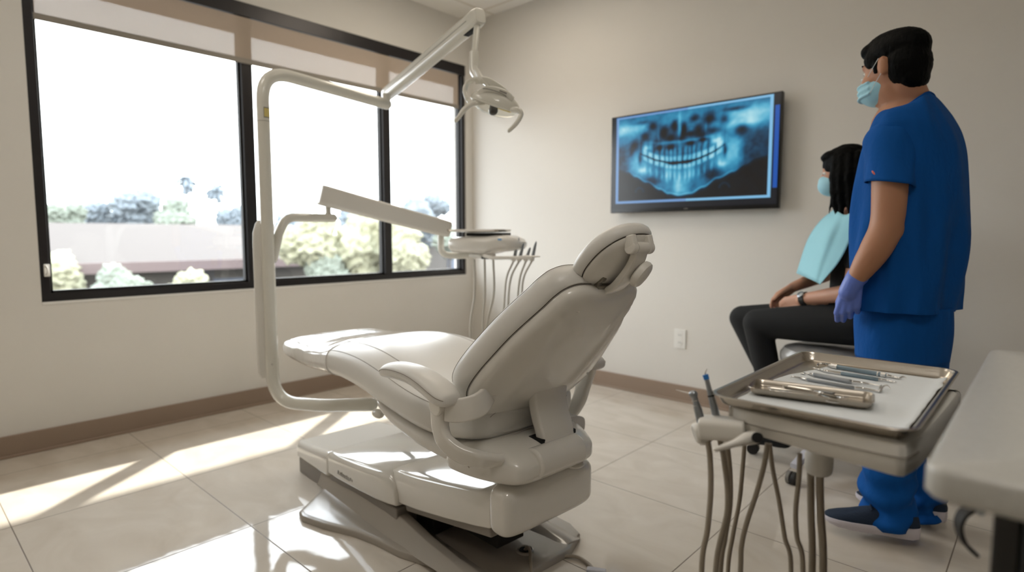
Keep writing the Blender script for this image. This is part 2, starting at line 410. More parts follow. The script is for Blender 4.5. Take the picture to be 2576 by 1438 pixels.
# ------------------------------------------------------------------ television with x-ray
TVY = YB-.075
tv = thing('television', (-1.655, TVY, 1.51), 'flat television on the back wall showing a blue dental x-ray', 'television')
TW, TH_ = .538, .312
MB().box((-TW, 0, -TH_), (TW, .035, TH_)).build('bezel', 'black', tv, bevel=.004)
MB().box((-.2, .035, -.15), (.2, .072, .15)).build('wall_bracket', 'dark', tv, bevel=.004)
MB().box((-.012, -.0015, -.300), (.012, 0, -.296)).build('logo', 'grey', tv, flat=True)
def g(x, y, cx, cy, rx, ry): return exp(-(((x-cx)/rx)**2+((y-cy)/ry)**2))
def interp(x, P):
    for (a, ya), (b_, yb) in zip(P, P[1:]):
        if x <= b_:
            t = max(0, (x-a)/(b_-a)); t = t*t*(3-2*t); return ya+(yb-ya)*t
    return P[-1][1]
JAW = [(0, .60), (.08, .64), (.13, .70), (.22, .78), (.32, .87), (.38, .93), (.45, .955), (.53, .94), (.61, .88), (.70, .79), (.80, .725), (.87, .66), (.93, .60), (1, .58)]
TEETH = [.205, .245, .29, .33, .362, .39, .418, .452, .49, .518, .546, .58, .618, .662, .71]
def xray(u, v):
    """u,v in 0..1 over the film; returns brightness 0..1"""
    u += .004*noise.noise(Vector((v*12, u*9, 7))); v += .006*noise.noise(Vector((u*14, v*9, 1)))
    q = u-.455; aq = abs(q); occ = .585-1.9*q*q
    I = .36+.07*sin(u*9+1)*sin(v*7)
    I += .45*g(u, v, .05, .13, .16, .08)+.5*g(u, v, .93, .14, .19, .09)+.35*g(u, v, .84, .22, .14, .045)+.2*g(u, v, .5, .1, .35, .12)
    for cx, cy, rx, ry, k in ((.26, .13, .035, .05, .55), (.335, .22, .03, .07, .5), (.205, .24, .03, .06, .4), (.41, .15, .022, .06, .5), (.475, .22, .018, .08, .55), (.385, .29, .03, .035, .4), (.45, .31, .02, .03, .3),
                              (.545, .1, .03, .045, .45), (.64, .13, .045, .07, .6), (.735, .16, .03, .07, .5), (.57, .23, .028, .06, .4), (.125, .33, .035, .07, .42), (.10, .42, .02, .06, .3),
                              (.84, .28, .045, .07, .45), (.52, .27, .03, .03, .35), (.67, .26, .05, .035, .3), (.17, .07, .06, .025, .3), (.80, .06, .07, .025, .45), (.60, .3, .03, .03, .25), (.29, .32, .03, .03, .25)):
        I -= k*g(u, v, cx, cy, rx, ry)
    I += .25*g(u, v, .445, .18, .01, .22)+.12*g(u, v, .62, .22, .006, .1)+.12*g(u, v, .30, .25, .006, .1)
    I += .20*exp(-((v-(.345-.6*q*q))/.018)**2)*exp(-(aq/.24)**6)
    # rami
    I += .38*g(u, v, .145, .54, .075, .15)+.42*g(u, v, .80, .50, .09, .16)+.22*g(u, v, .73, .62, .08, .10)+.2*g(u, v, .21, .66, .07, .09)+.18*g(u, v, .70, .38, .05, .07)
    # teeth
    if aq < .29:
        env = exp(-(aq/.275)**10)
        lo_t = min(TEETH, key=lambda t: abs(t-u)); k = min(range(len(TEETH)), key=lambda i: abs(TEETH[i]-u))
        wd = .5*(TEETH[min(k+1, 14)]-TEETH[max(k-1, 0)])/(2 if 0 < k < 14 else 1); d = abs(u-lo_t)/wd
        tooth = max(0, 1-d**3.0); jit = .5+.5*sin(k*2.7)
        back = min(1, aq/.2)
        cu = .055-.01*back; cl = .05-.008*back; dv = v-occ
        I += env*tooth*(.34+.20*back)*exp(-((dv+cu*.75)/(cu*.75))**4)
        I += env*tooth*(.30+.20*back)*exp(-((dv-cl*.8)/(cl*.7))**4)
        rt = max(0, 1-(abs(u-lo_t)/(wd*.55))**2)
        I += env*rt*.22*exp(-((dv+.13)/.05)**2)*(.6+.4*jit)+env*rt*.24*exp(-((dv-.15)/.06)**2)
        I -= .22*env*max(0, d-.72)*3*exp(-((dv+.05)/.12)**4)
        gap = .008+.014*g(u, v, .41, .6, .035, .2)+.012*g(u, v, .50, .6, .035, .2)
        I -= .95*env*exp(-(dv/gap)**2)
    for s_ in (-1, 1):
        I += .45*g(u, v, .455+s_*.24-.005, .375, .026, .032)+.3*g(u, v, .455+s_*.27, .64, .03, .03)
        I -= .45*exp(-((u-(.455+s_*.29))/.012)**2)*exp(-((v-.5)/.07)**2)
    for cx, cy in ((.305, .39), (.385, .40), (.52, .375), (.60, .35)): I -= .55*g(u, v, cx, cy, .026, .026)
    if v > .6: I += (.22*g(u, v, .45, .78, .12, .2)*(.75+.25*sin(u*90))+.35*g(u, v, .452, .87, .045, .09)+.2*g(u, v, .53, .72, .018, .1)+.18*g(u, v, .37, .72, .018, .1))
    I -= .26*(g(u, v, .26, .78, .06, .05)+g(u, v, .66, .74, .06, .06))
    jaw = interp(u, JAW)
    I += .26*exp(-((v-jaw)/.012)**2)*exp(-(aq/.36)**8)
    if v > jaw: I *= max(.03, exp(-(v-jaw)/.018))
    side = max(0, (aq-.36)/.05)
    I *= 1-.5*min(1, side)*min(1, max(0, (v-.28)/.1))
    for s_ in (-1, 1):
        d = hypot(u-(.455+s_*.29), (v-.9)*.55)
        if v < .9: I += .14*exp(-((d-.03)/.007)**2)
    I += .10*(noise.noise(Vector((u*14, v*9, 0)))+.6*noise.noise(Vector((u*40, v*25, 3))))*(1 if v < jaw else .2)
    return max(0, min(1, I))
def scr_col(s, t):
    # s,t 0..1 over the lit panel
    fu, fv = (s-.03)/.938, (t-.0)/.94
    if 0 <= fu <= 1 and 0 <= fv <= 1:
        bw = min(fu*1.78, (1-fu)*1.78, fv*1.0+.004, (1-fv))
        if bw < .028: return lin((130, 192, 232) if fu > .5 else (116, 160, 214))
        I = xray((fu-.016)/.968, (fv-.028)/.944)
        st = [(0, (14, 13, 16)), (.2, (8, 48, 76)), (.45, (26, 120, 164)), (.7, (84, 178, 212)), (1, (186, 232, 242))]
        for (a, ca), (b_, cb) in zip(st, st[1:]):
            if I <= b_:
                k = (I-a)/(b_-a); return lin(tuple(ca[i]*(1-k)+cb[i]*k for i in range(3)))
    if fu > 1 and .1 < t < .85: return lin((20, 84, 176) if (s > .977) else (12, 30, 60))
    return lin((14, 18, 28))
NX, NZ = 300, 170
SW0, SW1, SZ0, SZ1 = -.527, .527, -.288, .302
vs = []; fs = []; cs = []
for j in range(NZ+1):
    for i in range(NX+1):
        s, t = i/NX, j/NZ
        vs.append((SW0+(SW1-SW0)*s, -.001, SZ1+(SZ0-SZ1)*t)); cs.append(scr_col(s, t))
for j in range(NZ):
    for i in range(NX):
        a = j*(NX+1)+i; fs.append((a, a+NX+1, a+NX+2, a+1))
me = bpy.data.meshes.new('screen'); me.from_pydata(vs, [], fs)
ca = me.color_attributes.new('xray', 'FLOAT_COLOR', 'POINT')
for i, c in enumerate(cs): ca.data[i].color = c+(1,)
sm = bpy.data.materials.new('lit_screen'); sm.use_nodes = True; nt = sm.node_tree; b = nt.nodes['Principled BSDF']
b.inputs['Base Color'].default_value = (.01, .01, .01, 1); b.inputs['Roughness'].default_value = .25
an = nt.nodes.new('ShaderNodeVertexColor'); an.layer_name = 'xray'
nt.links.new(an.outputs[0], b.inputs['Emission Color']); b.inputs['Emission Strength'].default_value = .9
me.materials.append(sm); so = bpy.data.objects.new('screen', me); COL.objects.link(so); so.parent = tv

# ------------------------------------------------------------------ dental chair (local frame: x to the head end, y to the far side)
CO, CT = Vector((-1.6, 1.38, 0)), radians(-4)
ch = thing('dental_chair', CO, 'off-white reclining dental chair with padded seat, armrests and headrest in the middle of the room', 'dental chair', CT)

def stations(T, n=5):
    P = catmull([Vector((t[0], t[1], t[2])) for t in T], n); Q = catmull([Vector((t[3], 0, 0)) for t in T], n)
    return [(p.x, p.y, p.z, q.x) for p, q in zip(P, Q)]
def pad_rings(T, N=56, e=3.0, grow=0, yc=0):
    R = []
    for u, zt, zb, hw in stations(T):
        hh = (zt-zb)/2+grow; zm = (zt+zb)/2; w_ = hw+grow; r = []
        for k in range(N):
            a = 2*pi*k/N; ca, sa = cos(a), sin(a)
            y = math.copysign(abs(ca)**(2/e), ca); z = math.copysign(abs(sa)**(2/e), sa)
            r.append(Vector((u, yc+w_*y, zm+hh*z)))
        R.append(r)
    return R
seatT = [(-.44, .628, .508, .255), (-.41, .642, .502, .266), (-.3, .656, .5, .272), (-.2, .658, .492, .276), (-.1, .65, .478, .278), (.02, .628, .458, .28), (.15, .6, .44, .28), (.25, .585, .43, .275),
         (.33, .575, .435, .262), (.39, .567, .44, .235), (.425, .558, .45, .205), (.445, .54, .468, .16)]
SR = pad_rings(seatT, e=3.2)
MB().loft(SR).build('seat_cushion', 'uph', ch)
def seam_on(R, j, i0=0, i1=None, r=.0016, lift=.0006, name='seam', parent=ch):
    n = len(R[0]); P = []
    for ring in R[i0:i1]:
        c = sum(ring, Vector())/n; p = ring[j % n]; P.append(p+(p-c).normalized()*lift)
    return P
N = 56
sm_ = MB()
for j in (34, N-34+28): pass
jn1 = 28-5; jn2 = 28-9
def ringj(y_sign, a): return int(round(a/(2*pi)*N)) % N
for a in (pi-.42, pi-1.05, .42, 1.05):
    j = ringj(0, a); sm_.tube(seam_on(SR, j, 2, -6), .0010, 6)
    if abs(a-pi+.42) < .01 or abs(a-.42) < .01: sm_.tube([p+Vector((0, 0, -.007)) for p in seam_on(SR, j, 2, -6, lift=.001)], .0007, 5)
# seam round the rear end of the seat
P = [];
for a in range(0, 21):
    k = a/20; y = -.25+.5*k; u = .545-.23*abs(2*k-1)**3.2; P.append(Vector((u+.006, y, .53+.012*cos(2*pi*k))))
sm_.build('seam', 'seam', ch)
# seam round the rear end of the seat
j0_ = len(SR)-3; c0_ = sum(SR[j0_], Vector())/N
rr_ = [p for p in SR[j0_]]
MB().tube([rr_[k]+Vector((.002, 0, -.004)) for k in range(4, 25)], .0009, 6).build('rear_seam', 'seam', ch)
# foot end with clear cover
footT = [(-.885, .585, .54, .20), (-.878, .598, .522, .23), (-.84, .608, .506, .246), (-.76, .612, .5, .254), (-.62, .616, .494, .262), (-.5, .63, .496, .266), (-.42, .644, .498, .27), (-.385, .648, .498, .2725)]
FR = pad_rings(footT, e=3.2, grow=.0)
for i, r in enumerate(FR):
    for k, p in enumerate(r):
        p += Vector((0, 0, .0022*noise.noise(p*16)+.0012*noise.noise(p*45)))
tag(MB().loft(FR).build('foot_cover', 'film', ch), 'shiny clear plastic cover over the foot end')
# seat shell below the cushion
shT = [(-.12, .5, .488, .2), (-.05, .5, .462, .25), (.05, .48, .425, .262), (.2, .46, .395, .268), (.35, .455, .378, .262), (.45, .46, .372, .25)]
MB().loft(pad_rings(shT, e=3.5)).build('seat_shell', 'plas', ch)
# rear housing that carries the backrest
rh = MB()
rh.loft(pad_rings([(.36, .44, .375, .235), (.38, .452, .364, .24), (.44, .458, .357, .228), (.50, .456, .354, .205), (.55, .446, .355, .178), (.578, .432, .364, .16), (.592, .415, .376, .135)], e=4.2, yc=-.03))
rhs = rh.build('rear_housing', 'plas', ch)
MB().tube([(.449, .2275*cos(a)-.03, .4075+.052*sin(a)) for a in [x/20*2*pi for x in range(21)]], .0016, 6).build('joint_line', 'seam', rhs)
MB().box((.49, -.062, .445), (.545, .092, .459)).build('slot', 'hole', rhs, bevel=.003)
# cross roller at the back of the housing
MB().tube([(.562, -.12, .408), (.562, .075, .408)], .044, 28).build('roller_cover', 'plas', ch, bevel=.008)

# backrest
B0 = Vector((.415, 0, .50)); SV = Vector((.629, 0, .777)); NV = Vector((-.777, 0, .629))
def BK(v, s, n): return B0+SV*s+NV*n+Vector((0, v, 0))
half = [(0.0, -.004), (.10, 0), (.175, .012), (.225, .04), (.262, .09), (.274, .14), (.270, .2), (.255, .27), (.236, .34), (.212, .4), (.192, .445), (.176, .485), (.15, .517), (.10, .534), (0.0, .53)]
full = [(v, s) for v, s in half]+[(-v, s) for v, s in reversed(half[1:-1])]
OUT = [(p.x, p.y) for p in catmull([(a, b, 0) for a, b in full], 5, closed=True)]
def curveback(v, s, n):   # cushion wraps forward at its sides
    return BK(v, s, n+.35*v*v)
bc = MB().pillow(OUT, [(.05, .5, .028), (.02, 1, .028), (.008, 1, .03), (0, 1, .04), (-.004, 1, .06), (-.002, 1, .08), (.006, 1, .096), (.02, 1, .107), (.045, 1, .113), (.06, .7, .108), (.06, .4, .104), (.06, .08, .103)], curveback)
bo = bc.build('back_cushion', 'uph', ch)
def outline_tube(off, h, r, fn=curveback, rng=None):
    n = len(OUT); P = []
    for i in range(n+1):
        a, b_ = OUT[(i-1) % n], OUT[(i+1) % n]; dx, dy = b_[0]-a[0], b_[1]-a[1]; l = hypot(dx, dy); p = OUT[i % n]
        P.append(fn(p[0]-dy/l*off, p[1]+dx/l*off, h))
    return MB().tube(P, r, 6, cap=False)
outline_tube(.003, .0935, .0009).build('seam', 'seam', bo)
# rear shell of the backrest
RT_OUT = OUT
def sh(v, s, n):
    ed = .07+.075*min(1, max(0, s/.5)); k = min(1, max(0, (s-.06)/.1))*min(1, max(0, (.5-s)/.06))
    n += -.010*k*exp(-((v-ed)/.018)**2)+.010*k*exp(-((v-ed-.045)/.022)**2)
    n += -.004*k*exp(-((v+.165-.05*s)/.02)**2)
    return BK(v, s, n+.35*v*v)
bs = MB().pillow(OUT, [(.022, 1, .03), (.014, 1, .026), (.012, 1, .014), (.016, 1, .004), (.026, 1, -.003), (.04, 1, -.006)]+[(.05, 1-.05*q_, -.008-.013*min(1, q_/9)) for q_ in range(0, 20)], sh)
bso = bs.build('back_shell', 'plas', ch)
for v_, s_ in ((-.2, .135), (-.19, .075), (.2, .135), (-.1, .46)):
    MB().ell(curveback(v_, s_, -.006), (.008, .008, .003), Matrix.Rotation(radians(39), 3, 'Y')).build('screw_cap', 'plasm', bso)
outline_tube(.012, .029, .0012).build('joint_line', 'joint', bso)
# link plate between housing and backrest
P = [Vector((.525, .035, .47)), Vector((.53, .035, .50)), Vector((.515, .035, .53)), Vector((.5, .035, .565)), Vector((.49, .035, .6)), Vector((.50, .035, .66))]
P = catmull([(.53, .016, .435), (.524, .016, .47), (.508, .016, .51), (.497, .016, .55), (.498, .016, .59), (.49, .016, .62)], 6)
MB().tube(P, 1, sec=rsec(.068, .018, .008), up=(1, 0, 0)).build('back_link', 'plas', ch)

# near arm bracket and armrests
for sgn, nm in ((-1, 'near'), (1, 'far')):
    V_ = lambda u, v, z: Vector((u, sgn*v, z))
    # hook shaped support
    if sgn < 0: P = catmull([V_(.412, .325, .607), V_(.412, .326, .56), V_(.416, .326, .52), V_(.435, .324, .49), V_(.472, .308, .466), V_(.502, .282, .453), V_(.522, .245, .442), V_(.53, .21, .435)], 6)
    else: P = catmull([V_(.43, .30, .63), V_(.415, .302, .58), V_(.398, .302, .53), V_(.378, .30, .47), V_(.345, .29, .42), V_(.30, .27, .40)], 6)
    n = len(P); MB().tube(P, [1-.25*(i/n) for i in range(n)], sec=rsec(.03, .017, .013), up=(0, 1, 0)).build('arm_support', 'plas', ch)
    if sgn < 0:
        P = catmull([V_(.44, .326, .583), V_(.47, .312, .583), V_(.497, .288, .59), V_(.505, .255, .60), V_(.492, .222, .612), V_(.47, .19, .62)], 6)
        MB().tube(P, 1, sec=rsec(.008, .033, .007), up=(-.2, 0, 1)).build('arm_bracket', 'plas', ch)
        MB().tube([V_(.418, .300, .59), V_(.418, .349, .59)], .027, 24).build('arm_pivot', 'plas', ch, bevel=.004)
    T_ = [(.165, .650, .638, .018), (.172, .662, .630, .03), (.2, .676, .630, .036), (.25, .682, .634, .039), (.32, .680, .632, .042), (.38, .668, .618, .044), (.425, .653, .603, .045), (.452, .640, .597, .042), (.468, .630, .598, .033), (.474, .620, .605, .02)]
    ar = pad_rings(T_, N=32, e=2.8, yc=sgn*(.33 if sgn < 0 else .30))
    for r in ar:
        for p in r: p.y += sgn*.02*((.474-p.x)/.3)*.5
    ap = MB().loft(ar).build('armrest_pad', 'uph', ch)
    jn = 32//2-1 if sgn < 0 else 1
    MB().tube(seam_on(ar, jn, 3, -3), .0009, 6).build('seam', 'seam', ap)

# headrest
HC = Vector((.762, .0, .985)); ht = radians(44)
HU = Vector((sin(ht), 0, cos(ht))).normalized()      # up the headrest
HN = Vector((-HU.z, 0, HU.x))                            # towards the face
def HR(v, s, n): return HC+HU*s+HN*(n+.9*v*v)+Vector((0, v, 0))
HO = []
for k in range(72):
    a = 2*pi*k/72; ca, sa = cos(a), sin(a)
    HO.append((.112*math.copysign(abs(ca)**(2/2.5), ca)*(1-.10*sa), .108*math.copysign(abs(sa)**(2/2.3), sa)))
hp = MB().pillow(HO, [(.03, .9, -.004), (.012, 1, -.004), (.004, 1, .0), (0, 1, .006), (-.002, 1, .018), (.002, 1, .030), (.014, 1, .040), (.03, 1, .045), (.03, .6, .043), (.03, .1, .042)], HR).build('headrest_pad', 'uph', ch)
MB().pillow(HO, [(.012, 1, .004), (.010, 1, -.006), (.013, 1, -.011), (.026, 1, -.016), (.034, .85, -.022), (.034, .6, -.026), (.034, .3, -.028), (.034, .06, -.028)], HR).build('headrest_shell', 'plas', ch)
MB().tube([HR(p[0]*.925, p[1]*.92, -.0035) for p in HO]+[HR(HO[0][0]*.925, HO[0][1]*.92, -.0035)], .0012, 6, cap=False).build('joint_line', 'joint', hp)
# headrest hinge: yoke at the top, bent arm, round knob, pivot
def HB(v): return HR(v, .076, -.030)
for v_ in (-.046, .022):
    yk = MB().tube([HB(v_-.010), HB(v_+.010)], .017, 24)
    yk.tube([HR(v_, .092, -.004), HR(v_, .086, -.014), HB(v_)], 1, sec=rsec(.010, .016, .005), up=HU)
    yk.build('hinge_yoke', 'plas', ch, bevel=.003)
MB().tube([HB(-.035), HB(.012)], .0155, 24).build('hinge_barrel', 'plas', ch)
P = catmull([HR(-.012, .072, -.034), HR(-.011, .04, -.047), HR(-.006, -.01, -.05), HR(.004, -.06, -.042), HR(.006, -.10, -.024)], 6)
MB().tube(P, 1, sec=rsec(.026, .010, .006), up=HN).build('headrest_arm', 'plas', ch)
kn = Matrix(((0, 0, 1), (0, 1, 0), (-1, 0, 0)))
kd = (-HN*.8+Vector((.2, .25, 0))).normalized(); kx = kd.orthogonal().normalized(); ky = kd.cross(kx)
kr = Matrix((kx, ky, kd)).transposed()
MB().lathe([(.006, 0), (.03, .0), (.036, .004), (.038, .012), (.036, .02), (.03, .024), (.02, .026)], HR(.008, .018, -.058), 36, kr).build('headrest_knob', 'plasm', ch)
pc = Vector((.735, 0, .940))
pv = MB().tube([pc+Vector((.0, -.052, .004)), pc+Vector((.0, -.032, .004))], .017, 24)
pv.tube([pc+Vector((0, -.042, .002)), pc+Vector((-.006, -.042, -.012)), pc+Vector((-.012, -.042, -.036))], [1, .8, .6], sec=rsec(.011, .010, .004), up=(1, 0, 0))
pv.box(pc+Vector((-.024, -.048, -.046)), pc+Vector((-.004, .036, -.014)), Matrix.Rotation(radians(38), 3, 'Y'))
pv.build('hinge_pivot', 'hinge', ch, bevel=.003)
MB().box(pc+Vector((-.030, -.056, -.052)), pc+Vector((-.006, .042, -.034)), Matrix.Rotation(radians(38), 3, 'Y')).build('hinge_socket', 'hole', ch, bevel=.003)

# lever under the seat
kk = MB().tube([(-.1, -.2, .455), (-.1, -.2, .43)], .008, 10); kk.ell((-.105, -.215, .425), (.03, .018, .016)); kk.build('adjusting_knob', 'plas', ch)

# ---- base
bp = MB()
pts = [(-.40, -.385), (-.355, -.395), (-.25, -.365), (-.12, -.31), (-.02, -.285), (.10, -.268), (.2, -.235), (.36, -.2), (.44, -.185), (.475, -.15), (.478, .15), (.43, .255), (.36, .285), (.1, .30), (-.05, .33), (-.3, .39), (-.40, .39), (-.56, .21), (-.60, .15), (-.6, -.15), (-.56, -.19)]
bp.pillow(pts, [(0, 1, 0), (0, 1, .016), (.004, 1, .022), (.012, 1, .024), (.02, 1, .025)], lambda x, y, z: Vector((x, y, z)))
bpo = bp.build('base_plate', 'pgrey', ch, bevel=.002)
# raised ribs running back from the pedestal
for sgn in (-1, 1):
    R = []
    for u, y, hw, h in ((-.58, .17, .04, .13), (-.3, .175, .045, .12), (-.08, .18, .05, .10), (.0, .184, .05, .085), (.15, .186, .045, .058), (.3, .186, .04, .042), (.42, .182, .034, .032), (.455, .178, .03, .026)):
        c_ = sgn*y; R.append([Vector((u, c_-hw-.02, .02)), Vector((u, c_-hw*.6, .02+(h-.02)*.75)), Vector((u, c_-hw*.35, h)), Vector((u, c_+hw*.35, h)), Vector((u, c_+hw*.6, .02+(h-.02)*.75)), Vector((u, c_+hw+.02, .02))])
    MB().loft(R).build('base_rib', 'pgrey', ch, bevel=.006)
MB().box((-.6, -.18, .02), (-.02, .18, .115)).build('pedestal', 'plinth', ch, bevel=.006)
MB().box((-.02, -.13, .024), (.1, .13, .1)).box((.1, -.06, .05), (.35, .06, .12)).build('lift_mechanism', 'dark', ch, bevel=.004)
# front utility box
def bar(u0, u1, w_, z0, z1): return (u0, -w_, z0), (u1, w_, z1)
ub = MB().box((-.81, -.205, 0), (-.50, .205, .072)).build('utility_plinth', 'plinth', ch, bevel=.006)
R = []
for u, w_, zt in ((-.815, .212, .142), (-.7, .216, .152), (-.55, .218, .168), (-.505, .218, .174)):
    R.append([Vector((u, -w_, .072)), Vector((u, -w_, zt-.02)), Vector((u, -w_+.012, zt)), Vector((u, w_-.012, zt)), Vector((u, w_, zt-.02)), Vector((u, w_, .072))])
MB().loft(R).build('utility_cover', 'cover', ch, bevel=.01, seg=4)
# middle cover with the printed name
pl_ = MB().box((-.495, -.212, .022), (.0, .212, .11)).build('pedestal_plinth', 'plinth', ch, bevel=.006)
R = []
for u, w_, zt, zb in ((-.495, .222, .182, .092), (-.4, .226, .193, .096), (-.25, .228, .208, .104), (-.12, .228, .222, .112), (-.04, .226, .226, .12), (.005, .222, .2, .125), (.012, .218, .17, .128)):
    R.append([Vector((u, -w_, zb)), Vector((u, -w_, zt-.025)), Vector((u, -w_+.008, zt-.008)), Vector((u, -w_+.022, zt)), Vector((u, w_-.022, zt)), Vector((u, w_-.008, zt-.008)), Vector((u, w_, zt-.025)), Vector((u, w_, zb))])
mc = MB().loft(R).build('pedestal_cover', 'cover', ch, bevel=.008, seg=4)
lg = MB(); xx = -.395
for k, wd in enumerate((.010, 0, .008, .009, .009, .012, .009, .009, .004, .009, .008)):
    if wd: lg.box((xx, -.2285, .126-.0), (xx+wd*.55, -.2272, .126+(.008 if k % 3 else .011)))
    xx += wd+.003 if wd else .006
lg.build('printed_name', 'grey', mc, flat=True)
MB().box((-.40, -.2287, .1225), (-.30, -.2272, .1235)).build('print_underline', 'grey', mc, flat=True)
# lift arm covers (slope up towards the head end)
R = []
for u, w_, zt, zb in ((-.06, .2, .232, .14), (.0, .208, .245, .132), (.12, .212, .262, .150), (.28, .213, .288, .178), (.42, .21, .312, .205), (.475, .207, .322, .217), (.487, .202, .320, .222)):
    R.append([Vector((u, -w_, zb)), Vector((u, -w_-.004, (zt+zb)/2)), Vector((u, -w_+.002, zt-.02)), Vector((u, -w_+.014, zt-.004)), Vector((u, -w_+.04, zt)), Vector((u, w_-.04, zt)), Vector((u, w_-.014, zt-.004)), Vector((u, w_-.002, zt-.02)), Vector((u, w_+.004, (zt+zb)/2)), Vector((u, w_, zb))])
MB().loft(R).build('lift_arm_cover', 'cover', ch, bevel=.006, seg=4)
MB().box((.02, -.19, .105), (.47, .19, .19), Matrix.Rotation(radians(-9.5), 3, 'Y'), (.02, 0, .13)).build('lift_arm', 'plinth', ch, bevel=.006)
# bellows plate and wire
MB().tube(catmull([(.33, -.12, .299), (.34, -.1, .308), (.38, -.06, .312), (.44, -.01, .33)], 5), .0018, 6).build('release_wire', 'steelb', ch)
# rear block
MB().loft(pad_rings([(.478, .335, .228, .17), (.482, .347, .212, .185), (.495, .353, .203, .193), (.525, .352, .200, .193), (.545, .345, .207, .187), (.556, .33, .222, .17), (.558, .31, .24, .15)], e=6.5, yc=-.02)).build('rear_cover', 'cover', ch)
MB().tube([(.49, .0, .335), (.49, .0, .385)], .05, 24).build('pivot_column', 'dark', ch)
MB().ell((.535, .08, .352), (.045, .04, .012)).build('pivot_cap', 'plas', ch)
# cable outlet on the base plate
MB().lathe([(.03, 0), (.029, .006), (.024, .008), (.022, .003), (.02, 0)], (.385, .03, .024), 24).build('cable_collar', 'pgrey', ch)
MB().lathe([(.02, 0), (.019, .003)], (.385, .03, .027), 20).build('cable_hole', 'hole', ch)
wp = lambda u, v, z: Vector((u, v, z))
MB().tube(catmull([(.385, .03, .028), (.40, .028, .045), (.425, .015, .04), (.45, -.01, .03), (.5, -.05, .012), (.58, -.1, .01)], 6), .0055, 10).build('cable', 'hose', ch)

c = thing('floor_cable', (0, 0, 0), 'grey cable looping over the floor tiles to a pale connector behind the chair base', 'cable')
MB().tube(catmull([at(1330, 1436, z=.007), at(1365, 1415, z=.008), at(1410, 1399, z=.008), at(1450, 1400, z=.008), at(1478, 1416, z=.008), at(1492, 1432, z=.008)], 6), .006, 12).build('cord', 'hose', c)
p = at(1500, 1438, z=.008)
MB().box(p+Vector((-.03, -.012, -.008)), p+Vector((.03, .012, .01)), Matrix.Rotation(.5, 3, 'Z')).build('connector', 'lgrey', c, bevel=.004)

# ------------------------------------------------------------------ post mounted operating light
ln = thing('operating_light', (-2.47, 1.16, 0), 'cream tubular post with a jointed arm carrying a dental lamp in front of the window', 'operating light')
LO = Vector((-2.47, 1.16, 0))
def L(v): return Vector(v)-LO
pb = at(689, 1000, d=2.5); pt = at(673, 240, d=2.5)
px_, py_ = -2.445, 1.135
base_end = Vector((-1.98, 1.32, .375))
top_end = at(972, 262, z=1.70)
P = fillet([base_end, (-2.2, 1.235, .345), (px_, py_, .335), (px_, py_, 1.735), (top_end.x, top_end.y, 1.70)], [.05, .16, .13], 10)
MB().tube([L(p) for p in P], .0265, 24, round_end=1).build('post_tube', 'pole', ln)
# sleeve with label and the joint ring
lb = MB().tube([L((px_, py_, 1.52)), L((px_, py_, 1.5215))], .0272, 24).build('sleeve_ring', 'grey', ln)
d2 = -Vector((px_, py_, 0)).normalized(); r2 = Vector((-d2.y, d2.x, 0))
cl = Vector((px_, py_, 1.555))
def on_tube(a, z, r=.0271): return L(Vector((px_, py_, z))+(d2*cos(a)+r2*sin(a))*r)
lm_ = MB(); n = 6
lm_.loft([[on_tube(-(.15+.9*k/n), 1.537) for k in range(n+1)], [on_tube(-(.15+.9*k/n), 1.572) for k in range(n+1)]], cap=False)
LABEL_SIDE = 1
lm_ = MB(); lm_.loft([[on_tube(.15+.9*k/n, 1.537) for k in range(n+1)], [on_tube(.15+.9*k/n, 1.572) for k in range(n+1)]], cap=False)
tag(lm_.build('label', 'label', ln), 'small yellow label')
lm_ = MB(); lm_.loft([[on_tube(.08+1.04*k/n, 1.533, .0269) for k in range(n+1)], [on_tube(.08+1.04*k/n, 1.576, .0269) for k in range(n+1)]], cap=False)
lm_.build('label_border', 'grey', ln)
# slim cable column behind the post
cx_, cy_ = px_-.03, py_-.018
R = []
for z, k in ((.44, .55), (.46, .95), (.5, 1), (1.0, 1), (1.06, .95), (1.10, .6), (1.115, .2)):
    R.append([L((cx_, cy_, z))+(-d2*q[1]+r2*(-q[0]-.002))*k for q in rsec(.028, .02, .012)])
MB().loft(R).build('cable_column', 'plasm', ln)
# set screw
MB().tube([L((px_, py_, .505))+d2*.02, L((px_, py_, .505))+d2*.03], .004, 10).build('set_screw', 'steelb', ln)
# spring arm
e0 = at(972, 238, z=1.765); e1 = at(1205, 42, d=2.33)
dirA = (e1-e0).normalized()
MB().tube([L(top_end+Vector((0, 0, .0))), L(top_end+Vector((0, 0, .05)))], .021, 20).build('arm_knuckle', 'pole', ln)
P = [e0-dirA*.02, e0, e0+dirA*.03, e1-dirA*.05, e1-dirA*.02, e1+dirA*.012]
MB().tube([L(p) for p in P], [.7, .95, 1, 1.08, 1.1, .95], sec=rsec(.026, .031, .016), up=(0, 0, 1)).build('spring_arm', 'pole', ln, bevel=.004)
sd = dirA.cross(Vector((0, 0, 1))).normalized(); upA = sd.cross(dirA)
if sd.dot(-(e0+e1)) < 0: sd = -sd
MB().tube([L(e0+dirA*.02+sd*.0255), L(e1-dirA*.05+sd*.0282)], .0013, 6).build('arm_joint_line', 'grey', ln)
MB().tube([L(e1-dirA*.1-upA*.026), L(e1-dirA*.02-upA*.036)], 1, sec=rsec(.014, .008, .003), up=upA).build('arm_slot', 'hole', ln)
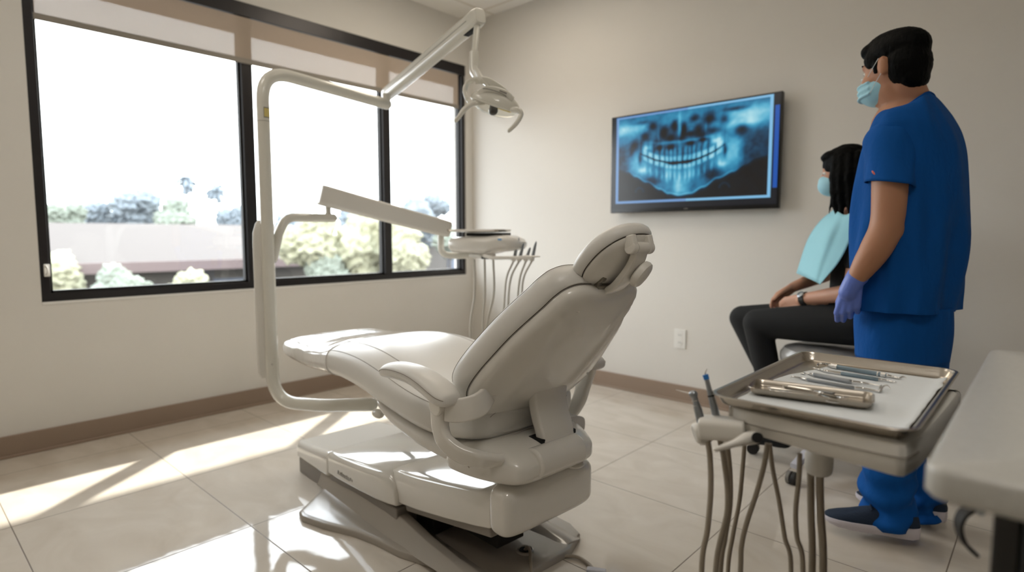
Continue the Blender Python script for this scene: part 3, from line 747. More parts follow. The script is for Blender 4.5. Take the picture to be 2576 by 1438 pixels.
# drop tube to the lamp
q0 = e1-Vector((0, 0, .02))-dirA*.012; q1 = at(1193, 132, d=2.3); q2 = at(1193, 180, d=2.29); q3 = at(1203, 200, d=2.27)
MB().tube([L(q0), L(q1)], .0125, 20).build('drop_tube', 'pole', ln)
P = [q1+Vector((0, 0, .004)), q1, q1.lerp(q2, .6), q2, q3]
MB().tube([L(p) for p in P], [.016, .0185, .0195, .0185, .015], 20).build('yaw_joint', 'pole', ln, bevel=.002)
MB().tube([L(at(1197, 172, d=2.27)), L(at(1212, 203, d=2.25))], [.010, .0135], 16, round_end=1).build('cable_boot', 'pole', ln)
# lamp head frame axes: X right in the picture plane tilted down, Y along view, Z up
hc = at(1246, 262, d=2.27)
vx = (RT*.93-Vector((0, 0, 1))*.30).normalized(); vy = Vector((FW.x, FW.y, 0)).normalized(); vz = vx.cross(vy).normalized(); 
if vz.z < 0: vz = -vz
vz = (vz-vy*.25).normalized(); vy = vz.cross(vx).normalized(); 
if vy.dot(FW) < 0: vy = -vy
def HD(x, y, z): return L(hc+vx*x+vy*y+vz*z)
# yoke ring
P = catmull([at(1237, 236, d=2.25), at(1222, 212, d=2.25), at(1200, 200, d=2.26), at(1178, 207, d=2.27), at(1169, 228, d=2.27), at(1176, 252, d=2.26), at(1190, 262, d=2.25)], 6)
MB().tube([L(p) for p in P]+[], 1, sec=rsec(.013, .0055, .004), up=None).build('yoke', 'pole', ln)
P = catmull([at(1198, 202, d=2.26), at(1225, 203, d=2.24), at(1252, 218, d=2.24), at(1274, 236, d=2.25)], 6)
MB().tube([L(p) for p in P], 1, sec=rsec(.013, .0055, .004), up=vy).build('yoke_arm', 'pole', ln)
MB().tube([L(at(1182, 258, d=2.25)), L(at(1215, 256, d=2.25))], [.010, .0125], 16, round_end=1).build('pivot_sleeve', 'pole', ln)
# lamp shell (upper half dome) open below
def dome(a0, a1, rx, ry, rz, nrow=10, ncol=40, th=.004):
    R = []
    for i in range(nrow+1):
        a = a0+(a1-a0)*i/nrow
        R.append([HD(rx*cos(a)*cos(2*pi*k/ncol), ry*cos(a)*sin(2*pi*k/ncol), rz*sin(a)) for k in range(ncol)])
    for i in range(nrow, -1, -1):
        a = a0+(a1-a0)*i/nrow; s_ = 1-th/rx*2
        R.append([HD(rx*s_*cos(a)*cos(2*pi*k/ncol), ry*s_*cos(a)*sin(2*pi*k/ncol), rz*s_*sin(a)-.002) for k in range(ncol)])
    return R
MB().loft(dome(0, pi/2*.97, .098, .062, .052), cap=True).build('lamp_housing', 'pole', ln)
MB().tube([HD(.0985*cos(a)*.62-.012, -.055*abs(sin(a))-.004, .03+.018*sin(a)) for a in [x/12*pi for x in range(13)]], .0014, 6).build('housing_line', 'grey', ln)
cp = MB(); R = []
for x, w_ in ((-.045, .01), (-.03, .022), (0, .03), (.03, .03), (.055, .018)): pass
cp.tube(catmull([HD(-.066, -.03, .022), HD(-.045, -.036, .043), HD(-.01, -.036, .052), (HD(.03, -.032, .05)), HD(.06, -.026, .036)], 6), 1, sec=rsec(.008, .012, .006), up=vz).build('top_cap', 'pole', ln)
MB().tube([HD(.006, -.05, .054), HD(.034, -.046, .052)], .0022, 6).build('printed_name', 'grey', ln)
# reflector dish & clear shield
MB().loft(dome(-.02, -pi/2*.8, .095, .060, .045), cap=False).build('clear_shield', 'clear', ln)
MB().loft([[HD(r*.092*cos(2*pi*k/40), r*.058*sin(2*pi*k/40), h) for k in range(40)] for r, h in ((1, -.004), (.85, .012), (.55, .026), (.2, .034))]).build('reflector', 'steelb', ln)
MB().tube([HD(.096*cos(a), .061*sin(a), -.003) for a in [x/40*2*pi for x in range(41)]], .0035, 8, cap=False).build('shield_rim', 'pole', ln)
MB().loft([[HD(.02+r*.03*cos(2*pi*k/24)+.02, -.012+r*.012*sin(2*pi*k/24), -.008-h) for k in range(24)] for r, h in ((.9, -.01), (1, 0), (.8, .004))]).build('amber_filter', 'amber', ln)
mc_ = MB().ell(HD(-.004, -.03, .004), (.018, .014, .016)); mc_.ell(HD(.002, -.034, -.022), (.021, .016, .020)); mc_.capsule(HD(-.004, -.03, .004), HD(.002, -.034, -.022), .015, .016)
mc_.build('bulb_cover', 'lens', ln, remesh=.0025, smooth=4)
# grab handles
P = catmull([at(1208, 258, d=2.24), at(1186, 262, d=2.23), at(1168, 275, d=2.22), at(1156, 292, d=2.22), at(1147, 303, d=2.22)], 6)
n = len(P); MB().tube([L(p) for p in P], [.011-.0035*(i/n)**1.5 for i in range(n)], 14, round_end=1).build('grab_handle', 'pole', ln)
P = catmull([at(1290, 276, d=2.22), at(1305, 277, d=2.21), at(1311, 288, d=2.21), at(1302, 306, d=2.21), at(1290, 320, d=2.21), at(1280, 329, d=2.21)], 6)
n = len(P); MB().tube([L(p) for p in P], [.010-.003*(i/n)**1.5 for i in range(n)], 14, round_end=1).build('grab_handle', 'pole', ln)

# ------------------------------------------------------------------ over-the-patient delivery unit
du = thing('delivery_unit', (px_, py_, 1.0), 'off-white instrument unit on a thick balanced arm hanging before the back wall corner', 'dental delivery unit')
DO = Vector((px_, py_, 1.0))
def D(v): return Vector(v)-DO
a0 = at(838, 548, d=2.72); 
P = fillet([(px_+.005, py_+.022, .98), (px_+.0, py_+.05, 1.07), (px_+.0, py_+.13, 1.135), (a0.x, a0.y, 1.13)], [.05, .06], 8)
P = [Vector((px_, py_+.02, .95)), Vector((px_, py_+.045, 1.04))]+fillet([(px_, py_+.05, 1.06), (px_, py_+.085, 1.128), (a0.x, a0.y, a0.z)], [.04], 8)
MB().tube([D(p) for p in P], .019, 18, round_end=1).build('lower_arm', 'pole', du)
j0 = at(826, 545, d=2.72); j1 = at(826, 508, d=2.72)
MB().lathe([(.019, 0), (.017, .008), (.0125, .02), (.0125, .05), (.018, .066), (.02, .075)], D(j0), 20).build('arm_post', 'pole', du)
b0 = at(803, 489, d=2.68); b1 = at(1128, 577, d=3.02); dB = (b1-b0).normalized()
MB().tube([D(b0), D(b0+dB*.02), D(b1-dB*.03), D(b1)], [1.0, 1.04, .94, .9], sec=rsec(.042, .043, .015), up=(0, 0, 1)).build('balanced_arm', 'plasm', du, bevel=.004)
sB = dB.cross(Vector((0, 0, 1))).normalized(); uB = sB.cross(dB)
if sB.dot(-b0) < 0: sB = -sB
for k in (.055, .07): MB().tube([D(b0+dB*k+sB*.034-uB*.022), D(b0+dB*k+sB*.038-uB*.022)], .0025, 8).build('arm_screw', 'dark', du)
h0 = at(1109, 585, d=3.0)
P = fillet([h0, at(1109, 640, d=3.0), at(1150, 643, d=3.0), at(1240, 640, d=2.95)], [.09, .02], 10)
MB().tube([D(p) for p in P], .0165, 18).build('swan_neck', 'pole', du)
uc = at(1232, 625, d=2.93)
ux = (at(1330, 640, d=2.86)-at(1140, 640, d=3.0)); ux.z = 0; ux.normalize(); uy = Vector((-ux.y, ux.x, 0))
def UH(x, y, z): return D(uc+ux*x+uy*y+Vector((0, 0, z)))
R = []
for x, w_, zb, zt in ((-.185, .07, .015, .04), (-.18, .10, -.01, .052), (-.165, .115, -.02, .058), (-.05, .125, -.022, .062), (.02, .125, -.028, .064), (.06, .125, -.018, .068), (.12, .115, -.012, .066), (.16, .085, -.004, .05), (.178, .05, .008, .034)):
    R.append([UH(x, w_*math.copysign(abs(cos(2*pi*k/36))**.5, cos(2*pi*k/36)), (zt+zb)/2+(zt-zb)/2*math.copysign(abs(sin(2*pi*k/36))**.6, sin(2*pi*k/36))) for k in range(36)])
uh = MB().loft(R).build('unit_housing', 'plas', du)
MB().tube([UH(x, -.125+.02*(abs(x+.02)/.16)**3, z) for x, z in ((-.165, .03), (-.1, .032), (-.05, .022), (0, .002), (.03, -.008))], .0015, 6).build('housing_line', 'seam', uh)
MB().box((-.012, -.001, -.004), (.012, .001, .004)).build('blue_mark', 'bluem', uh).location = UH(.10, -.120, .046)
uh.children[-1].rotation_euler.z = math.atan2(ux.y, ux.x)
MB().box((-.05, -.05, -.012), (.05, .05, .012)).build('neck_joint', 'plasm', du, bevel=.008).location = UH(-.04, 0, -.035)
# bracket tray on top
tr = MB().pillow(rsec(.135, .10, .02, 4), [(.01, .5, 0), (.012, 1, 0), (0, 1, .012), (-.004, 1, .012), (.002, 1, .001), (.03, .5, -.003)], lambda x, y, z: UH(x-.055, y, .083+z))
tag(tr.build('tray_top', 'steel', du), 'flat metal tray on the unit')
MB().box((-.10, -.06, .062), (.09, .06, .078)).build('tray_spacer', 'dark', du, flat=True).matrix_local = Matrix.Translation(UH(0, 0, 0)) @ Matrix.Rotation(math.atan2(ux.y, ux.x), 4, 'Z')
# holder bar
P = [UH(.03, -.135, -.03), UH(.08, -.155, -.04), UH(.28, -.15, -.035)]
MB().tube(P, 1, sec=rsec(.014, .008, .005), up=(0, 0, 1)).build('holder_bar', 'plas', du, bevel=.002)
MB().tube([UH(.235, -.15, -.032), UH(.31, -.16, -.03)], [.007, .003], 12, round_end=1).build('holder_handle', 'plas', du)
MB().box((-.02, -.012, -.006), (.02, .012, .006)).build('switch_block', 'dark', du, bevel=.003).location = UH(.02, -.1, -.042)
for k, (px, xb) in enumerate(((1193, 1180), (1219, 1212), (1241, 1222))):
    p0 = at(px, 652, d=2.93); p1 = at(px+1, 740, d=2.93); p2 = at(xb+3, 830, d=2.93); p3 = p2+Vector((.01, .02, -.3)); p4 = Vector((p3.x+.05, p3.y, .03))
    MB().tube([D(p) for p in catmull([p0, p1, p2, p3, p4], 8)], .0055, 10).build('supply_hose', 'hosel', du)
for k, (tx, ty, bx_, hx, hb) in enumerate(((1306, 597, 1292, 1266, 1262), (1318, 610, 1306, 1277, 1287), (1334, 622, 1323, 1300, 1307), (1349, 606, 1338, 1309, 1303))):
    c = thing('handpiece', at(bx_, 655, d=2.86), ('leftmost grey handpiece standing in the holder of the hanging instrument unit', 'second grey handpiece from the left in the hanging instrument unit holder', 'short third grey handpiece, leaning in the hanging instrument unit holder', 'rightmost grey handpiece at the end of the hanging instrument unit holder')[k], 'handpiece', group='handpieces of the hanging unit')
    o0 = c.location
    t_ = at(tx, ty, d=2.83)-o0
    MB().tube([(0, 0, 0), t_*.25, t_*.6, t_*.9], [.007, .0085, .007, .005], 12, round_end=1).build('body', 'steeld', c)
    MB().tube([t_*.9, t_], [.003, .0016], 8).build('tip', 'steeld', c)
    MB().lathe([(.009, -.004), (.013, .004), (.012, .016), (.009, .02)], (0, 0, 0), 16).build('collar', 'plas', c)
    h1 = at(hx+8, 700, d=2.86)-o0; h2 = at(hx+2, 770, d=2.86)-o0; h3 = at(hb, 830, d=2.86)-o0
    MB().tube(catmull([(0, 0, -.002), h1, h2, h3, h3+Vector((.0, .02, -.3)), Vector((-.12, .05, .02-o0.z))], 8), .0048, 10).build('hose', 'hosel', c)

# ------------------------------------------------------------------ near delivery cart with tray
ct = thing('delivery_cart', (-.24, 1.05, 0), 'off-white instrument cart head with hanging hoses at the front right, under the big metal tray', 'dental delivery cart')
CTO = Vector((-.24, 1.05, 0))
def C(v): return Vector(v)-CTO
R = []
for y0, zt, zb, x0, x1 in ((.852, .768, .752, -.335, -.12), (.846, .780, .747, -.345, -.112), (.86, .783, .744, -.352, -.108), (1.2, .783, .744, -.352, -.104), (1.26, .78, .747, -.345, -.108), (1.272, .768, .755, -.33, -.12)):
    xm, xh = (x0+x1)/2, (x1-x0)/2; zm, zh = (zt+zb)/2, (zt-zb)/2
    R.append([C((xm+q[0]*xh/.12, y0, zm+q[1]*zh/.02)) for q in rsec(.12, .02, .009, 4)])
# head body shaped with a taller right end
R = []
def zb_(x): return .754-.016*(x+.36)/.25
outl = [(-.362, .93), (-.355, .897), (-.33, .880), (-.28, .875), (-.17, .872), (-.138, .872), (-.127, .876), (-.121, .888), (-.112, .96), (-.104, 1.2), (-.108, 1.24), (-.122, 1.255), (-.32, 1.255), (-.35, 1.24)]
outl = [(p.x, p.y) for p in catmull([(a, b, 0) for a, b in outl], 5, closed=True)]
hb = MB().pillow(outl, [(.012, .8, 0), (.009, 1, 0), (.003, 1, .002), (.0005, 1, .007), (0, 1, .022), (.0005, 1, .036), (.003, 1, .041), (.008, 1, .043), (.012, .8, .043)], lambda x, y, h: C((x, y, zb_(x)+h*(1 if h < .02 else 1)+(.7855-zb_(x)-.043)*max(0, h)/.043)))
hbo = hb.build('cart_head', 'plasm', ct)
MB().tube([C((x, y, .767)) for x, y in [(a, b-.0004) for a, b in outl if b < .93 and a < -.1]], .0008, 6).build('joint_line', 'seam', hbo)
# holder on the left corner
MB().tube([C((-.395, .868, .75)), C((-.33, .885, .755))], 1, sec=rsec(.021, .016, .009), up=(0, 0, 1)).build('holder_arm', 'plasm', ct, bevel=.004)
hk = MB().tube([C(at(1746, 1092, d=.93)), C(at(1802, 1076, d=.93))], .0165, 24, round_end=0); hk.build('handpiece_holder', 'plasm', ct, bevel=.005)
MB().tube([C(at(1756, 1068, d=.95)), C(at(1776, 1112, d=.95))], [.012, .0105], 18).build('holder_cup', 'plasm', ct)
# rounded grip handle in front
P = [at(1903, 1100, d=.86), at(1880, 1103, d=.855), at(1850, 1114, d=.85), at(1801, 1130, d=.845)]
MB().tube([C(p) for p in catmull(P, 5)], [.0085]*4+[.0105, .010, .0095, .0085, .008, .007, .0065, .006, .0055, .005, .0045, .004][:12], 16, round_end=1).build('swivel_handle', 'plasm', ct) if False else None
PP = catmull(P, 5); n = len(PP)
MB().tube([C(p) for p in PP], [.0085+.002*sin(pi*min(1, i/n*1.6))-.0055*(i/n)**1.3 for i in range(n)], 16, round_end=1).build('swivel_handle', 'plasm', ct)
MB().tube([C(at(1905, 1100, d=.84)), C(at(1907, 1100, d=.87))], .0075, 20).build('screw_hole', 'hole', ct)
# side arm into the cabinet run
MB().box(C((-.12, 1.03, .71)), C((.03, 1.075, .742))).build('side_arm', 'plasm', ct, bevel=.005)
MB().box(C((-.2, 1.0, .735)), C((-.11, 1.1, .748))).build('arm_plate', 'plasm', ct, bevel=.003)
# conduits
pc_ = at(2060, 1165, y=.98)
MB().lathe([(.016, -.012), (.019, -.008), (.02, 0), (.02, .016), (.018, .024)], C(pc_+Vector((0, 0, -.004))), 24).build('conduit_collar', 'plasm', ct)
def drop(pts, y, r, name, m):
    P = [at(a, b_, y=y) for a, b_ in pts]
    e = P[-1]; P += [Vector((e.x, y+.0, .3)), Vector((e.x+(-.24-e.x)*.5, y+.03, .14)), Vector((-.24+(e.x+.24)*.3, 1.03, .06))]
    MB().tube([C(p) for p in catmull(P, 8)], r, 12).build(name, m, ct)
drop([(2039, 1170), (2040, 1280), (2043, 1438)], .98, .0055, 'conduit', 'hose')
drop([(2062, 1170), (2064, 1280), (2071, 1438)], .98, .0058, 'conduit', 'hose')
for pts, y, r in (([(1828, 1105), (1836, 1190), (1836, 1270), (1824, 1350), (1812, 1438)], .92, .0044),
                  ([(1874, 1105), (1868, 1180), (1860, 1260), (1843, 1350), (1831, 1438)], .96, .0036),
                  ([(1931, 1115), (1922, 1170), (1903, 1240), (1880, 1310), (1866, 1370), (1863, 1438)], .92, .0040),
                  ([(1936, 1115), (1944, 1180), (1960, 1260), (1974, 1350), (1990, 1438)], .95, .0036),
                  ([(2012, 1140), (2010, 1200), (2002, 1280), (2005, 1350), (2020, 1438)], .95, .0038)):
    drop(pts, y, r, 'hose', 'hose')
for px, py in ((1828, 1108), (1840, 1104)):
    p = at(px, py, y=.92)
    MB().lathe([(.005, -.012), (.0065, -.01), (.007, .008)], C(p), 14).build('hose_collar', 'plasm', ct)
MB().box(C((-.33, .96, 0)), C((-.15, 1.12, .07))).build('floor_junction_box', 'plasm', ct, bevel=.008)

# handpieces in the holder
def hp_thing(label, pts, rr, m, extra, hose, y):
    c = thing('handpiece', at(*pts[0][:2], y=y), label, 'handpiece', group='handpieces of the near cart')
    o0 = c.location.copy()
    P = [at(a, b_, y=y)-o0 for a, b_ in pts]
    MB().tube(P, rr, 18).build('body', m, c)
    extra(c, o0)
    P = [at(a, b_, y=y)-o0 for a, b_ in hose]; e = P[-1]; P += [Vector((e.x+.01, e.y, .3-o0.z)), Vector((e.x+.07, e.y+.1, .12-o0.z)), Vector((-.28, 1.03, .06))-o0]
    MB().tube(catmull(P, 8), .0044, 12).build('hose', 'hose', c)
    return c
def ex1(c, o0):
    a = at(1744, 991, y=.87)-o0
    MB().ell(a, (.0068, .0068, .006)).build('turbine_head', 'steeld', c)
    MB().tube([a, at(1722, 986, y=.87)-o0, at(1700, 980, y=.87)-o0], [.0016, .0011, .0004], 8).build('bur', 'steelb', c)
    for k in (.35, .62):
        MB().tube([(at(1757, 1035, y=.87)-o0).lerp(a, k), (at(1757, 1035, y=.87)-o0).lerp(a, k+.03)], .0055, 18).build('ring', 'steelb', c)
hp_thing('steel high speed handpiece with a thin bur pointing left at the cart corner', [(1768, 1072), (1763, 1058), (1756, 1030), (1750, 1008), (1745, 994)], [.0062, .0068, .0062, .0045, .0052], 'steeld', ex1,
         [(1779, 1100), (1786, 1150), (1788, 1230), (1780, 1330), (1765, 1438)], .87)
def ex2(c, o0):
    MB().tube([at(1778, 954, y=.89)-o0, at(1774, 942, y=.89)-o0], [.0044, .0046], 12).build('blue_tip', 'blue', c)
    MB().tube([at(1774, 942, y=.89)-o0, at(1775, 935, y=.89)-o0, at(1779, 927, y=.89)-o0], [.0012, .001, .0005], 8).build('nozzle', 'steelb', c)
    MB().tube([at(1789, 997, y=.89)-o0, at(1788, 993, y=.89)-o0], .0052, 18).build('ring', 'hole', c)
hp_thing('slender steel handpiece with a blue tip standing upright beside the big tray', [(1806, 1062), (1800, 1038), (1790, 1000), (1783, 974), (1778, 954)], [.0062, .0062, .0052, .0038, .0036], 'steeld', ex2,
         [(1806, 1070), (1812, 1110), (1822, 1160), (1830, 1280), (1800, 1438)], .89)
for pts in [((1779, 1108), (1783, 1135))]:
    pass

# big tray
TZ = .7905
tcx, tcy = -.25, 1.105
ty = thing('instrument_tray', (tcx, tcy, TZ-.004), 'large rectangular stainless steel tray lined with white paper on the near cart', 'tray')
def trayP(w_, h_, r, dz, sl):
    return lambda: None
TRX, TRY = .136, .236
to = rsec(TRX, TRY, .03, 6)
tm = MB().pillow(to, [(.03, .6, 0), (.020, 1, 0), (.0145, 1, .0015), (.0115, 1, .0055), (.006, 1, .0155), (.0045, 1, .0178), (.0, 1, .0182), (-.002, 1, .0168), (-.001, 1, .0155), (.0045, 1, .016), (.0075, 1, .014), (.0135, 1, .0045), (.0165, 1, .0018), (.019, 1, .001), (.022, 1, .0008), (.026, 1, .0008), (.026, .6, .0008)],
                      lambda x, y, z: Vector((x, y, z)))
tm.build('tray_pan', 'steel', ty)
# paper liner
pp = thing('tray_paper', (tcx+.004, tcy-.002, TZ-.0028), 'white paper liner with a curling torn edge covering the big steel tray', 'paper liner')
NXp, NYp = 30, 46; v_ = []; f_ = []
for j in range(NYp+1):
    for i in range(NXp+1):
        x = -.116+.234*i/NXp; y = -.212+.41*j/NYp
        if x > .1: x += .006*noise.noise(Vector((0, y*22, 1)))
        z = .0006+.0006*noise.noise(Vector((x*14, y*14, 2)))+max(0, (x-.10))*.35+max(0, abs(y)-.195)*.3
        if y > .17 and x < -.06: y -= (.17-.0)*0; z += .0
        # top left corner cut back diagonally
        xm = -.116+max(0, (y-.02))*.28+.004*noise.noise(Vector((y*25, 0, 0)))
        if x < xm: x = xm-(xm-x)*.05; 
        v_.append((x, y, z))
for j in range(NYp):
    for i in range(NXp):
        a = j*(NXp+1)+i; f_.append((a, a+1, a+NXp+2, a+NXp+1))
po = MB().add(v_, f_).build('sheet', 'paper', pp)
sf = po.modifiers.new('thick', 'SOLIDIFY'); sf.thickness = .0003

PZ = TZ-.0012
# cassette tray
c0 = at(1912, 962, z=PZ); c1 = at(2178, 1000, z=PZ)
mc0 = at(2036, 997, z=PZ+.002)
cd = (at(2150, 1015, z=PZ)-at(1920, 985, z=PZ)); cang = math.atan2(cd.y, cd.x)
st = thing('small_tray', mc0, 'small rectangular steel tray holding instruments on the big tray', 'tray', cang)
so2 = rsec(.088, .036, .015, 6)
MB().pillow(so2, [(.012, .7, 0), (.0095, 1, 0), (.006, 1, 0), (.003, 1, .003), (.001, 1, .009), (-.0015, 1, .0105), (-.0015, 1, .0095), (-.0005, 1, .0112), (.003, 1, .0088), (.005, 1, .003), (.0062, 1, .0014), (.0075, 1, .001), (.0095, 1, .0009), (.012, 1, .0009), (.012, .5, .0009)], lambda x, y, z: Vector((x, y, z))).build('pan', 'steels', st)
def seg_tool(name, label, pts, handle, tips, cat='dental instrument', group=None, z=PZ, mh='steeld', dz=None, hr=.0034, hexa=8, dz0=None):
    """pts: pixel pairs of the handle ends on the tray; tips: lists of pixel points leading off each end"""
    A = at(*handle[0], z=z+hr); B = at(*handle[1], z=z+hr)
    c = thing(name, A.lerp(B, .5)-Vector((0, 0, hr)), label, cat, group=group); o0 = c.location.copy()
    a, b_ = A-o0, B-o0; d = (b_-a)
    MB().tube([a, a+d*.04, a+d*.07, a+d*.93, a+d*.96, b_], [hr*.6, hr*.95, hr, hr, hr*.95, hr*.6], hexa).build('handle', mh, c)
    for k, tp in enumerate(tips):
        P = [at(x, y, z=z+.0015+(h_ if len(q) == 3 else 0)) - o0 if False else at(q[0], q[1], z=z+(q[2] if len(q) > 2 else .002))-o0 for q in tp for x, y, h_ in [(q[0], q[1], 0)]]
        P = [a if k == 0 else b_]+P; PP = catmull(P, 5); n = len(PP)
        MB().tube(PP, [hr*.55*(1-i/n)**.8+.0007 for i in range(n)], 10, round_end=1).build('working_end', 'steelb', c)
    return c, o0
TG = 'instruments in a row on the tray paper'
c, o0 = seg_tool('scaler', 'thick grey-gripped scaler lying farthest back on the tray paper', None, ((2088, 919), (2232, 944)), [[(2080, 916), (2068, 914, .004), (2058, 915, .003), (2056, 920)], [(2243, 947), (2252, 949), (2262, 951), (2272, 947, .004), (2279, 950, .003)]], group=TG, hr=.0040, hexa=16, mh='bluesteel')
k = MB(); A, B = at(2088, 919, z=PZ+.004)-o0, at(2232, 944, z=PZ+.004)-o0
for s0, s1, r in ((.02, .13, .0046), (.84, .86, .0045), (.9, .98, .0044), (.13, .14, .005)): MB().tube([A.lerp(B, s0), A.lerp(B, s1)], r, 16).build('metal_ferrule', 'steelb', c)
c, o0 = seg_tool('plugger', 'plugger with a dull grey handle second from the back on the tray paper', None, ((2074, 932), (2218, 955)), [[(2062, 929), (2050, 926), (2045, 924)], [(2232, 957), (2246, 960), (2255, 961)]], group=TG, hr=.0031, mh='steelb')
A, B = at(2074, 932, z=PZ+.0031)-o0, at(2218, 955, z=PZ+.0031)-o0
MB().tube([A.lerp(B, .3), A.lerp(B, .33), A.lerp(B, .85), A.lerp(B, .95)], [.003, .0036, .0036, .003], 8).build('grip', 'bluesteel', c)
c, o0 = seg_tool('dental_mirror', 'mouth mirror with a grey handle whose round mirror stands up at its right end', None, ((2045, 941), (2145, 960)), [[(2038, 940), (2028, 938)], [(2165, 962, .003), (2190, 966, .003), (2214, 970, .004)]], group=TG, hr=.0040, mh='steeld')
A = at(2020, 938, z=PZ+.002)-o0
MB().ell(A, (.005, .004, .0015)).build('spoon_end', 'steelb', c)
mp_ = at(2212, 978, z=PZ+.004)-o0; nrm = Vector((-.9, -.2, .42)).normalized(); kx = nrm.orthogonal().normalized()
MB().lathe([(.002, -.0008), (.0078, -.0008), (.0082, 0), (.0078, .0008), (.002, .0008)], mp_, 28, Matrix((kx, nrm.cross(kx), nrm)).transposed()).build('mirror_head', 'steelb', c)
c, o0 = seg_tool('explorer', 'steel explorer just behind the small tray with a wide curved hook on its right end', None, ((2028, 953), (2152, 975)), [[(2015, 951), (2003, 949, .004), (1992, 947, .005), (1989, 950, .002)], [(2170, 977), (2200, 982), (2214, 984), (2222, 972, .004), (2232, 969, .006), (2240, 978, .002)]], group=TG, hr=.0031, mh='steeld')
SG = 'instruments inside the small tray'
ZS = PZ+.0035
c, o0 = seg_tool('tweezers', 'long pointed tweezers slanting along the near side of the small tray', None, ((1936, 976), (2060, 992)), [[(1932, 975)], [(2085, 1001, .006), (2100, 1004, .006), (2118, 1008, .006)]], group=SG, z=ZS, hr=.0018, mh='steelb')
A = [at(1936, 979, z=ZS)-o0, at(1990, 987, z=ZS+.0035)-o0, at(2060, 999, z=ZS+.003)-o0, at(2110, 1009, z=ZS)-o0]
MB().tube(catmull(A, 6), 1, sec=rsec(.0022, .0009, .0007), up=(0, 0, 1)).build('tweezer_arm', 'steelb', c)
c, o0 = seg_tool('spatula', 'broad bladed spatula lying along the middle of the small tray', None, ((1978, 972), (2048, 984)), [[(1970, 971, .006)], [(2062, 986, .006), (2072, 988, .007)]], group=SG, z=ZS, hr=.0026, mh='steelb')
A = at(2074, 985, z=ZS+.003)-o0; MB().box(A-Vector((.008, .005, .0012)), A+Vector((.014, .007, .0012)), Matrix.Rotation(-.15, 3, 'Z')).build('blade', 'steeld', c, bevel=.001)
c, o0 = seg_tool('forceps', 'small forceps with short dark jaws at the right end of the small tray', None, ((2068, 992), (2105, 999)), [[(2060, 990, .006)], [(2118, 1000, .006), (2136, 998, .007)]], group=SG, z=ZS, hr=.0026, mh='hinge')
c, o0 = seg_tool('probe', 'thin curved probe lying nearest the front wall of the small tray', None, ((1945, 984), (2040, 999)), [[(1938, 981)], [(2070, 1006, .004), (2100, 1012, .004), (2122, 1010, .005), (2134, 1004, .006)]], group=SG, z=ZS-.001, hr=.0018, mh='steelb')

# ------------------------------------------------------------------ worktop and cabinet at the right
k = thing('cabinet', (.2, .95, 0), 'black cabinet under the pale worktop at the right edge', 'cabinet')
MB().box((-.205, -.34, .08), (.3, .34, .8315)).build('body', 'cab', k, bevel=.003)
MB().box((-.18, -.32, 0), (.3, .32, .08)).build('plinth', 'hole', k, flat=True)
for a, b_ in ((-.335, -.003), (.003, .335)):
    d_ = MB().box((-.224, a, .085), (-.206, b_, .826)).build('door', 'cab', k, bevel=.002)
    MB().tube([(-.238, (a+b_)/2-.06, .78), (-.238, (a+b_)/2+.06, .78)], .004, 10).build('handle', 'steeld', d_)
wt = MB().pillow([(q[0]+.22, q[1]+.925) for q in rsec(.29, .345, .02, 6)], [(.02, 1, 0), (.004, 1, 0), (0, 1, .004), (0, 1, .022), (.002, 1, .026), (.006, 1, .028), (.006, .6, .0281), (.006, .1, .0281)], lambda x, y, z: Vector((x, y, .832+z)))
wto = tag(wt.build('worktop', 'stone'), 'light grey speckled worktop with rounded corner on the black cabinet', 'worktop')
# ring hanging at the cabinet side
lp = thing('hanging_loop', at(2440, 1285, d=.62), 'dark curved loop hanging beside the black cabinet below the worktop', 'loop')
P = catmull([at(a, b_, d=.62)-lp.location for a, b_ in ((2462, 1270), (2440, 1278), (2420, 1295), (2411, 1320), (2418, 1350), (2432, 1372), (2450, 1388))], 6)
MB().tube(P, 1, sec=rsec(.0018, .009, .0016), up=(.5, -1, 0)).build('band', 'dark', lp)

# ------------------------------------------------------------------ people
def vrot(a): return Matrix.Rotation(a, 3, 'Z')
def frame_rot(f, l):   # columns: forward, left, up
    return Matrix((Vector(f), Vector(l), Vector(f).cross(Vector(l)))).transposed()
def hand(mb, wrist, d, n, t, size=1.0, curl=(.5, .55, .6, .65), thumb_in=.3, spread=.0, pw=.036, fr=.0085, tl=1.0):
    """wrist point, d along the palm, n out of the back of the hand, t towards the thumb side"""
    d, n, t = Vector(d).normalized(), Vector(n).normalized(), Vector(t).normalized(); s = size
    palm = []
    for k in range(4):
        off = (k-1.5)/1.5
        base = wrist+t*(-off*.016*s); kn = wrist+d*(.092-.006*abs(off-(-.3)))*s+t*(-off*pw*.82*s)+n*(.004*(1-off*off))*s
        mb.capsule(base, kn, .0145*s, fr*1.22*s)
        L_ = (.044, .05, .047, .037)[k]*s; c = curl[k]; p = kn; ang = c*.8; r = fr*s
        for j, f_ in enumerate((1, .64, .5)):
            dd = (d*cos(ang)-n*sin(ang)).normalized(); q = p+dd*L_*f_; mb.capsule(p, q, r, r*.9); r *= .9; p = q; ang += c*1.25
    mb.ell(wrist+d*.05*s, (.034*s, .030*s, .016*s), Matrix((d, t, n)).transposed())
    b0_ = wrist+d*.018*s+t*.018*s-n*.004*s; b1_ = wrist+d*.052*s+t*(.042-.012*thumb_in)*s-n*(.012+.02*thumb_in)*s
    b2_ = b1_+(d*.9+t*(.35-.6*thumb_in)-n*.5*thumb_in).normalized()*.032*s*tl; b3_ = b2_+(d*.95-t*.3*thumb_in-n*.5*thumb_in).normalized()*.026*s*tl
    mb.capsule(b0_, b1_, .0165*s, .0125*s); mb.capsule(b1_, b2_, .0115*s, .0098*s); mb.capsule(b2_, b3_, .0098*s, .0082*s)

